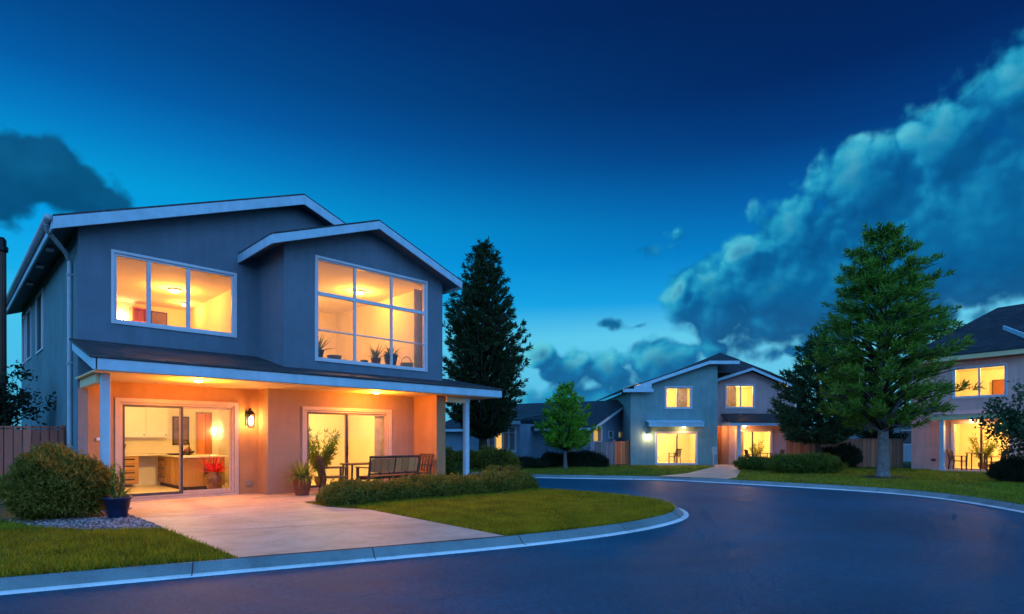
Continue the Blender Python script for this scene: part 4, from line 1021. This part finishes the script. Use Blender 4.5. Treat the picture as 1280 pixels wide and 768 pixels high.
def shrub(name, label, cat, loc, rx, ry, h, n, leafmat, seed, lsz=.07, rz=0., squash=.45, group=None, up=.35):
    """rounded bush: lumpy dark core under a shell of leaves on short shoots"""
    r = random.Random(seed); t = thing(name, label, cat, loc, rz, group)
    f = lambda d: 1+.1*sin(d.x*5+seed)+.09*sin(d.y*6+seed*2)+.08*sin(d.z*7+d.x*4+seed)
    core = MB(); nu, nv = 16, 10; vs = []
    for i in range(nv+1):
        ph = -pi/2+pi*i/nv
        for k in range(nu):
            a = 2*pi*k/nu; d = Vector((cos(ph)*cos(a), cos(ph)*sin(a), sin(ph))); q = f(d)*.86
            vs.append((d.x*rx*q, d.y*ry*q, max(.0, h*squash+d.z*h*(1-squash if d.z > 0 else squash)*q)))
    core.add(vs, [(i*nu+k, i*nu+(k+1)%nu, (i+1)*nu+(k+1)%nu, (i+1)*nu+k) for i in range(nv) for k in range(nu)])
    core.build('branches', 'shrub_core', t, smooth=True, uv=False); lf = MB()
    for i in range(n):
        d = rdir(r); q = f(d)*r.uniform(.82,1.03)+(r.uniform(.04,.16) if r.random() < .12 else 0)
        p = Vector((d.x*rx*q, d.y*ry*q, h*squash+d.z*h*(1-squash if d.z > 0 else squash)*q))
        if p.z < .015: p.z = r.uniform(.015,.12)
        for k in range(5): lf.leafq(p+rdir(r)*lsz*.6, d*.6+rdir(r)*.8+Vector((0,0,up)), rdir(r), lsz*r.uniform(.5,1.6), lsz*r.uniform(.22,.45))
    lf.build('foliage', leafmat, t, uv=False); return t
shrub('bush', 'large round bush before the fence at the left corner of the main house', 'bush', (-7.85,9.95,0), .66, .66, 1.15, 7000, 'leaf_shrub', 41, .065)
shrub('bush', 'low oval bush before the mauve house porch', 'bush', (10.9,25.4,0), 1.0, .6, .52, 1500, 'leaf_bush', 42, .1)
shrub('bush', 'wide grassy bush at the left of the large tree', 'bush', (11.75,23.0,0), 1.32, .8, .68, 2600, 'leaf_bush', 43, .12, up=.7)
shrub('bush', 'dark square cut bush before the brown fence', 'bush', (15.75,27.4,0), .9, .5, 1.0, 1300, 'leaf_dark', 44, .11, squash=.5)
shrub('bush', 'dark round bush at the right edge before the pink house', 'bush', (16.0,18.3,0), .62, .6, .72, 1500, 'leaf_dark', 45, .08)
shrub('bush', 'small dark bush under the tall narrow tree', 'bush', (-.5,28.3,0), .55, .45, .75, 700, 'leaf_dark', 46, .1)
shrub('bush', 'small dark bush at the window of the blue house', 'bush', (.75,26.6,0), .8, .5, .45, 800, 'leaf_dark', 47, .1)
shrub('bush', 'small bush by the right corner post of the main porch', 'bush', hw(8.85,.75), .55, .5, .65, 1200, 'leaf_bush', 48, .07)
shrub('bush', 'low bush spilling past the end of the long hedge', 'bush', hw(9.9,-.6), .6, .55, .55, 1500, 'leaf_hedge', 49, .06)

def hedge(label, a, b, w, h, n, leafmat, seed, lsz=.06):
    r = random.Random(seed); d = Vector((b[0]-a[0], b[1]-a[1], 0)); ln = d.length; rz = atan2(d.y, d.x)
    t = thing('hedge', label, 'hedge', (a[0],a[1],0), rz)
    bump = lambda x, y: 1+.1*sin(x*2.7+seed)+.07*sin(x*6.1+y*5)+.05*sin(y*9+x*3)
    core = MB(); nx = int(ln/.2)+2; vs = []
    prof = [(-.5,0),(-.5,.55),(-.38,.85),(0,.95),(.38,.85),(.5,.55),(.5,0)]
    for i in range(nx+1):
        x = ln*i/nx; e = min(1, sqrt(max(0., min(x, ln-x))/(w*.5))*.9+.15)
        for py, pz in prof: vs.append((x, py*w*.86*e*bump(x,py), pz*h*.88*e*bump(x,py)))
    k = len(prof); core.add(vs, [(i*k+j, (i+1)*k+j, (i+1)*k+j+1, i*k+j+1) for i in range(nx) for j in range(k-1)])
    core.build('branches', 'shrub_core', t, smooth=True, uv=False); lf = MB()
    for i in range(n):
        x = r.uniform(-.08, ln+.08); a_ = r.uniform(0, pi); e = min(1, sqrt(max(0., min(x+.1, ln+.1-x))/(w*.5))*.85+.2)
        y = cos(a_)*.5*w*e; q = bump(x, y)*r.uniform(.88,1.04)+(r.uniform(.05,.28) if r.random() < .1 else 0)
        y *= q; z = max(.01, (abs(sin(a_))**.55)*h*e*q*r.choice((1,1,1,.8,.55)))
        p = Vector((x, y, z)); o_ = Vector((0, cos(a_), sin(a_)))
        for kk in range(5): lf.leafq(p+rdir(r)*lsz*.7, o_*.6+rdir(r)*.8+Vector((0,0,.35)), rdir(r), lsz*r.uniform(.6,1.35), lsz*.33)
    lf.build('foliage', leafmat, t, uv=False); return t
hedge('long low clipped hedge between the porch and the corner lawn', hw(3.5,-1.85), hw(9.55,-1.95), 1.05, .4, 12500, 'leaf_hedge', 51)
hedge('pale olive hedge beneath the tall narrow tree across the side street', (-3.2,26.0), (.2,25.0), .9, .78, 3000, 'leaf_hedge', 52, .1)
hedge('dark clipped hedge behind the small bright green tree', (1.5,28.2), (4.55,27.7), .8, .62, 2600, 'leaf_dark', 53, .1)

def mulch_ring(loc, r):
    m = MB(); m.lathe([(r,.004),(r*.8,.03),(.1,.05)], n=24); return prop(m.build('mulch', 'mulch', uv=False, loc=loc), 'dark round mulch ring under the large feathery tree', 'mulch', kind='stuff')
mulch_ring((13.34,20.5,0), .95)

# ---- potted plants: pot > soil, foliage
POT = {'taper': [(.62,0),(.66,.02),(.95,.9),(1.0,.9),(1.0,1.0),(.9,1.0),(.86,.88)], 'urn': [(.5,0),(.55,.03),(.85,.3),(1.0,.55),(.9,.8),(.6,.93),(.66,1.0),(.56,1.0),(.5,.9)],
       'round': [(.5,0),(.8,.25),(1,.6),(.92,.95),(1.,1.0),(.86,1.0),(.8,.85)]}
def potted(label, loc, r, h, pot='taper', potmat='terracotta', foliage=None, seed=1, group=None):
    t = thing('potted_plant', label, 'potted plant', loc, 0, group)
    p = MB(); p.lathe([(a*r, b*h) for a, b in POT[pot]], n=24); po = p.build('pot', potmat, t, smooth=True)
    e = POT[pot][-1]; MB().lathe([(e[0]*r*.98, e[1]*h-.01),(.01, e[1]*h+.012)], n=16).build('soil', 'soil', po)
    rr = random.Random(seed); f = MB(); foliage(f, rr, Vector((0,0,e[1]*h)), r); f.build('foliage', FM[0], t, uv=False); return t
FM = ['leaf_pot']
def agave(n, l, w, dr, spread=1.):
    def g(f, r, c, rad):
        for i in range(n):
            a = i*2.4+r.uniform(-.3,.3); e = r.uniform(.15,1.35)
            d = (cos(a)*spread*cos(e), sin(a)*spread*cos(e), sin(e)); f.blade(c+Vector((cos(a),sin(a),0))*rad*.2, d, l*r.uniform(.7,1.15), w*r.uniform(.8,1.2), dr*r.uniform(.5,1.4))
    return g
def palm(n, H, l):
    def g(f, r, c, rad):
        for i in range(n):
            a = r.uniform(0,6.28); b = Vector((cos(a),sin(a),0)); l1 = H*r.uniform(.45,1.0); p = c+b*rad*.3; pts = []
            for s in range(9): q = p+b*(s/8)**1.6*H*.3+Vector((0,0,l1*s/8)); pts.append(q)
            f.tube(pts, [.008]*8+[.003], 4)
            for s in range(3,9):
                for k in range(6): f.leafq(pts[s]+rdir(r)*.03, rdir(r)+b*.5+Vector((0,0,.5)), rdir(r), l*r.uniform(.6,1.2), l*.16)
    return g
FM[0] = 'leaf_pot'
def upright(f, r, c, rad):
    agave(22,.36,.045,.5)(f, r, c, rad)
    for i in range(4):
        a = i*1.6; b = Vector((cos(a),sin(a),0))*.05; pts = [c+b, c+b*1.5+Vector((0,0,.2)), c+b*2+Vector((0,0,.45+.06*i))]
        f.tube(pts, [.012,.01,.006], 5)
        for s in range(60):
            q = pts[1].lerp(pts[2], r.uniform(-.2,1.05)); f.blade(q, rdir(r)+Vector((0,0,.4)), r.uniform(.08,.16), .022, .5, 3)
FM[0] = 'leaf_pot'
potted('blue glazed pot with spiky green plant at the foot of the left porch post', (-6.88,10.0,.02), .215, .36, 'taper', 'pot_blue', upright, 61)
potted('brown terracotta pot with drooping plant by the right porch door', hw(4.05,.45,.012), .24, .46, 'taper', 'terracotta', agave(150,.62,.04,1.3), 62)
FM[0] = 'leaf_red'
potted('brown urn with bright red spiky plant behind the kitchen door glass', hw(2.72,2.55,.05), .22, .5, 'urn', 'urn_brown', agave(64,.62,.032,.35), 63)
FM[0] = 'leaf_palm'
potted('tall leafy palm standing behind the right porch door glass', hw(5.35,2.1,.05), .17, .28, 'round', 'urn_brown', palm(44,1.3,.17), 64)
FM[0] = 'leaf_pot'
potted('dark pot with a small upright plant on the kitchen back worktop', hw(1.32,5.9,.95), .17, .28, 'taper', 'pot_dark', agave(12,.3,.02,.2), 65)
SZ = 3.32
potted('dark pot with agave at the left end of the upstairs window sill', hw(4.52,.62,SZ), .17, .3, 'taper', 'pot_dark', agave(26,.55,.06,.35), 66)
potted('brown pot with spiky green plant at the middle of the upstairs sill', hw(6.22,.64,SZ), .14, .26, 'taper', 'terracotta', agave(40,.46,.045,.6), 67)
potted('blue pot with leafy plant right of the middle of the upstairs sill', hw(6.68,.62,SZ), .2, .4, 'taper', 'pot_blue', agave(46,.4,.05,.8), 68)
def vessel(name, label, cat, x, y, prof, mat, part):
    t = at(name, label, cat, x, y, SZ); MB().lathe(prof, n=18).build(part, mat, t, smooth=True); return t
vessel('bowl', 'orange bowl on the upstairs sill right of the agave', 'bowl', 4.98, .62, [(.06,0),(.16,.1),(.19,.2),(.17,.2),(.1,.06)], 'terracotta', 'bowl_body')
vessel('cup', 'small orange cup on the upstairs sill', 'cup', 5.26, .6, [(.06,0),(.08,.12),(.07,.12),(.05,.02)], 'terracotta', 'cup_body')
vessel('bottle', 'small narrow brown bottle on the upstairs sill', 'bottle', 5.55, .6, [(.045,0),(.05,.15),(.02,.2),(.022,.26),(.01,.26)], 'urn_brown', 'bottle_body')
vessel('bowl', 'small dark bowl on the upstairs sill', 'bowl', 5.84, .6, [(.07,0),(.1,.14),(.11,.16),(.09,.16),(.06,.03)], 'pot_dark', 'bowl_body')
bk = at('basket', 'woven basket at the right end of the upstairs sill', 'basket', 7.22, .64, SZ)
MB().lathe([(.15,0),(.19,.12),(.18,.22),(.165,.22),(.15,.03)], n=18).build('basket_body', 'cabinet_wood', bk, smooth=True)
MB().tube([(.17*cos(a),0,.2+.2*sin(a)) for a in [pi*k/10 for k in range(11)]], .012, 6).build('handle', 'wood_mid', bk, smooth=True)
FM[0] = 'leaf_palm'
potted('potted plant behind the porch glass of the mauve house', (13.75,32.3,.05), .15, .25, 'round', 'urn_brown', palm(16,1.0,.16), 70)
potted('potted tree behind the door glass of the pink house', h3w(2.2,1.3,.05), .18, .3, 'round', 'urn_brown', palm(22,1.25,.18), 71)
# ================================================================== SKY, SUN, CAMERA
world = bpy.data.worlds.new('World'); sc.world = world; world.use_nodes = True
nt = world.node_tree
for n in list(nt.nodes): nt.nodes.remove(n)
# blobs of the cloud banks as (azimuth, elevation, half width, half height, weight) in degrees, +Y is azimuth 0
BL = [(40,16.3,14,7.6,1.),(30,13.4,10.5,5.6,1.),(47,22,9,6.5,1.),(41.5,24.2,3.6,2.6,1.),(31.,20.6,4.0,3.4,1.),(36.5,21.8,4.,3.2,1.),(24.5,13.2,6.5,5.6,1.),(19.6,12.2,4.4,4.0,1.),(16.2,13.6,1.5,2.3,.85),(22.3,16.8,2.7,2.3,.95),(50,15,12,8,1.),(26,17,4.5,4.2,1.),
      (5.2,6.7,2.4,2.5,1.),(3.0,8.2,1.7,1.6,1.),(9.6,6.3,2.5,2.4,1.),(14.8,7.2,4.,2.3,1.),(4,2.4,5,3.0,1.),(17,4.,7,2.8,1.),(10,2.6,9,3.0,1.),(20,8.2,4.5,1.5,.75),(26,7.6,4,1.2,.7),
      (9.7,11.4,2.2,.9,.6),(12.6,11.2,1.9,.7,.55),(15.7,19.3,2.2,2.4,.42),(13.5,17.6,3.4,1.1,.4),
      (-39.5,19.8,4.4,2.5,1.),(-46,18.3,7,4,1.),(-36.3,18.6,3.2,2.0,.9),(-32.6,18.2,1.5,.6,.75)]
g = bpy.data.node_groups.new('cloud_density', 'ShaderNodeTree')
g.interface.new_socket('Vector', in_out='INPUT', socket_type='NodeSocketVector'); g.interface.new_socket('Density', in_out='OUTPUT', socket_type='NodeSocketFloat')
gi = g.nodes.new('NodeGroupInput'); go = g.nodes.new('NodeGroupOutput')
# warp, then distance to every blob
w1 = N(g, 'ShaderNodeTexNoise', Scale=.16, Detail=3., Roughness=.5); L(g, gi.outputs[0], w1.inputs['Vector'])
wv = N(g, 'ShaderNodeVectorMath'); wv.operation = 'SUBTRACT'; L(g, w1.outputs['Color'], wv.inputs[0]); wv.inputs[1].default_value = (.5,.5,.5)
ws = N(g, 'ShaderNodeVectorMath'); ws.operation = 'SCALE'; L(g, wv.outputs[0], ws.inputs[0]); ws.inputs['Scale'].default_value = 2.6
wa = N(g, 'ShaderNodeVectorMath'); wa.operation = 'ADD'; L(g, gi.outputs[0], wa.inputs[0]); L(g, ws.outputs[0], wa.inputs[1])
sx = N(g, 'ShaderNodeSeparateXYZ'); L(g, wa.outputs[0], sx.inputs[0])
acc = None
for az, el, ra, re, wt in BL:
    dx = math_(g, 'DIVIDE', math_(g, 'SUBTRACT', sx.outputs[0], az), ra); dy = math_(g, 'DIVIDE', math_(g, 'SUBTRACT', sx.outputs[1], el), re)
    d = math_(g, 'SQRT', math_(g, 'ADD', math_(g, 'MULTIPLY', dx, dx), math_(g, 'MULTIPLY', dy, dy)))
    v = math_(g, 'MULTIPLY', math_(g, 'SUBTRACT', 1.5, d), wt)
    acc = v if acc is None else math_(g, 'SMOOTH_MAX', acc, v, .25)
n1 = N(g, 'ShaderNodeTexNoise', Scale=.5, Detail=7., Roughness=.55); L(g, gi.outputs[0], n1.inputs['Vector'])
def vor(scale):
    vo = N(g, 'ShaderNodeTexVoronoi', Scale=scale); vo.feature = 'SMOOTH_F1'; vo.inputs['Smoothness'].default_value = .35; L(g, wa.outputs[0], vo.inputs['Vector'])
    d_ = vo.outputs['Distance']; return math_(g, 'SUBTRACT', .35, math_(g, 'MULTIPLY', d_, d_))
# rounded billows of three sizes, finer ones weaker
bil = math_(g, 'ADD', math_(g, 'ADD', math_(g, 'MULTIPLY', vor(.32), .6), math_(g, 'MULTIPLY', vor(.75), .42)), math_(g, 'MULTIPLY', vor(1.7), .11))
den = math_(g, 'ADD', math_(g, 'ADD', math_(g, 'MULTIPLY', acc, 1.3), bil), math_(g, 'MULTIPLY', math_(g, 'SUBTRACT', n1.outputs['Fac'], .5), .62))
den = math_(g, 'SUBTRACT', den, .64)
L(g, den, go.inputs[0])

tc = N(nt, 'ShaderNodeTexCoord'); s3 = N(nt, 'ShaderNodeSeparateXYZ'); L(nt, tc.outputs['Generated'], s3.inputs[0])
AZ = math_(nt, 'MULTIPLY', math_(nt, 'ARCTAN2', s3.outputs[0], s3.outputs[1]), 180/pi)
EL = math_(nt, 'MULTIPLY', math_(nt, 'ARCSINE', s3.outputs[2]), 180/pi)
cv = N(nt, 'ShaderNodeCombineXYZ'); L(nt, AZ, cv.inputs[0]); L(nt, EL, cv.inputs[1])
def gnode(off):
    q = N(nt, 'ShaderNodeVectorMath'); q.operation = 'ADD'; L(nt, cv.outputs[0], q.inputs[0]); q.inputs[1].default_value = off
    k = nt.nodes.new('ShaderNodeGroup'); k.node_tree = g; L(nt, q.outputs[0], k.inputs[0]); return k.outputs[0]
D0 = gnode((0,0,0)); D1 = gnode((-1.6,1.7,0)); D2 = gnode((-.4,.5,0))
def mrange(v, a, b, c=0., d=1., smooth=True):
    m = N(nt, 'ShaderNodeMapRange'); m.interpolation_type = 'SMOOTHSTEP' if smooth else 'LINEAR'
    L(nt, v, m.inputs[0]); m.inputs[1].default_value = a; m.inputs[2].default_value = b; m.inputs[3].default_value = c; m.inputs[4].default_value = d; return m.outputs[0]
# clear sky: navy high up, cyan at the horizon, lighter left; zenith and afterglow behind boosted as unseen fill light
e1 = math_(nt, 'DIVIDE', EL, 90.)
cold = ramp(nt, [(0,(.10,.48,.72)),(.067,(.13,.56,.80)),(.11,(.13,.60,.83)),(.145,(.008,.33,.74)),(.19,(.001,.19,.54)),(.235,(.0008,.10,.37)),(.28,(.0006,.04,.20)),(.33,(.0005,.018,.115)),(.40,(.0005,.013,.085)),(.47,(.001,.016,.10)),(.62,(.03,.16,.48)),(1,(.05,.28,.8))])
L(nt, e1, cold.inputs[0])
left = ramp(nt, [(0,(.08,.46,.74)),(.105,(.06,.54,.84)),(.14,(.008,.42,.82)),(.19,(.001,.34,.79)),(.225,(.001,.32,.69)),(.265,(.001,.19,.54)),(.30,(.0008,.105,.38)),(.335,(.0008,.068,.27)),(.40,(.0006,.03,.165)),(.47,(.001,.022,.13)),(.62,(.03,.16,.48)),(1,(.05,.28,.8))])
L(nt, e1, left.inputs[0])
lf_ = mrange(AZ, 34., -40.)
sky_c = mixc(nt, lf_, cold.outputs[0], left.outputs[0])
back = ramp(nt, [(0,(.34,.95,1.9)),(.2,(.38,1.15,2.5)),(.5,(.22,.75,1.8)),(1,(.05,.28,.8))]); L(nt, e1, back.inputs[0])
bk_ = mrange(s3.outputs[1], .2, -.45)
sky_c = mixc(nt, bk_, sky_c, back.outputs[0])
# physical twilight sky underneath, sun just under the horizon
ny = N(nt, 'ShaderNodeTexSky'); ny.sky_type = 'NISHITA'; ny.sun_disc = False; ny.sun_elevation = radians(1.5); ny.sun_rotation = radians(200)
sky_c = mixc(nt, 1., sky_c, mixc(nt, 1., ny.outputs[0], (.0008,.004,.009), 'MULTIPLY'), 'ADD')
# clouds
al = mrange(D0, -.06, .42)
lit = math_(nt, 'ADD', math_(nt, 'MULTIPLY', math_(nt, 'SUBTRACT', D0, D1), .62), math_(nt, 'MULTIPLY', math_(nt, 'SUBTRACT', D0, D2), .5))
litr = mrange(lit, -.3, .95, 0., 1., False)
cr = ramp(nt, [(0,(.002,.08,.24)),(.3,(.003,.115,.31)),(.48,(.006,.20,.43)),(.68,(.02,.35,.56)),(1,(.11,.58,.72))]); L(nt, litr, cr.inputs[0])
thick = mrange(D0, .3, 1.6); low = mrange(EL, 19., 9.)
bod = mixc(nt, low, (.004,.16,.37), (.002,.085,.26))
cc = mixc(nt, math_(nt, 'MULTIPLY', thick, .8), cr.outputs[0], bod)
lc = mixc(nt, mrange(AZ, -20., -28.), cc, mixc(nt, litr, (.002,.03,.10), (.004,.07,.18)))
hz = mrange(EL, 9., 2.); lc = mixc(nt, math_(nt, 'MULTIPLY', hz, .35), lc, (.01,.24,.5))
lc = mixc(nt, math_(nt, 'MULTIPLY', mrange(AZ, 15., 13.), mrange(EL, 9.6, 10.4)), lc, (.003,.12,.30))
lc = mixc(nt, mrange(AZ, -20., -28.), lc, mixc(nt, litr, (.002,.03,.10), (.004,.07,.18)))
al = math_(nt, 'MULTIPLY', al, mrange(AZ, -28., -18., .84, .95))
sky_c = mixc(nt, al, sky_c, lc)
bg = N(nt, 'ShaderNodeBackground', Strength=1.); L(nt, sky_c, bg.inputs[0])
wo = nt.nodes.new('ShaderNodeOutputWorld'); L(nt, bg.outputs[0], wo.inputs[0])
world.cycles.sampling_method = 'MANUAL'; world.cycles.sample_map_resolution = 512

sl_ = bpy.data.lights.new('sun', 'SUN'); sl_.energy = .03; sl_.color = (1., .72, .5); sl_.angle = radians(25)
so_ = bpy.data.objects.new('sun', sl_); col.objects.link(so_); so_.location = (5,-20,30)
so_.rotation_euler = Vector((-.35,.8,-.5)).to_track_quat('-Z','Y').to_euler()

cam = bpy.data.cameras.new('camera'); co = bpy.data.objects.new('camera', cam); col.objects.link(co)
co.location = (0,0,1.4); co.rotation_euler = (radians(90),0,0)
cam.sensor_width = 36; cam.lens = 36*717/1280; cam.shift_y = (548-384)/1280; cam.clip_end = 3000; cam.clip_start = .05
sc.camera = co
sc.view_settings.view_transform = 'Standard'; sc.view_settings.look = 'None'; sc.view_settings.exposure = 0; sc.view_settings.gamma = 1
sc.render.engine = 'CYCLES'
cy = sc.cycles
cy.use_denoising = True; cy.use_adaptive_sampling = True; cy.adaptive_threshold = .025; cy.adaptive_min_samples = 24; cy.sample_clamp_indirect = 4; cy.max_bounces = 7; cy.diffuse_bounces = 4; cy.transparent_max_bounces = 10; cy.caustics_reflective = False; cy.caustics_refractive = False
try: cy.denoiser = 'OPENIMAGEDENOISE'; cy.denoising_prefilter = 'ACCURATE'
except Exception: pass
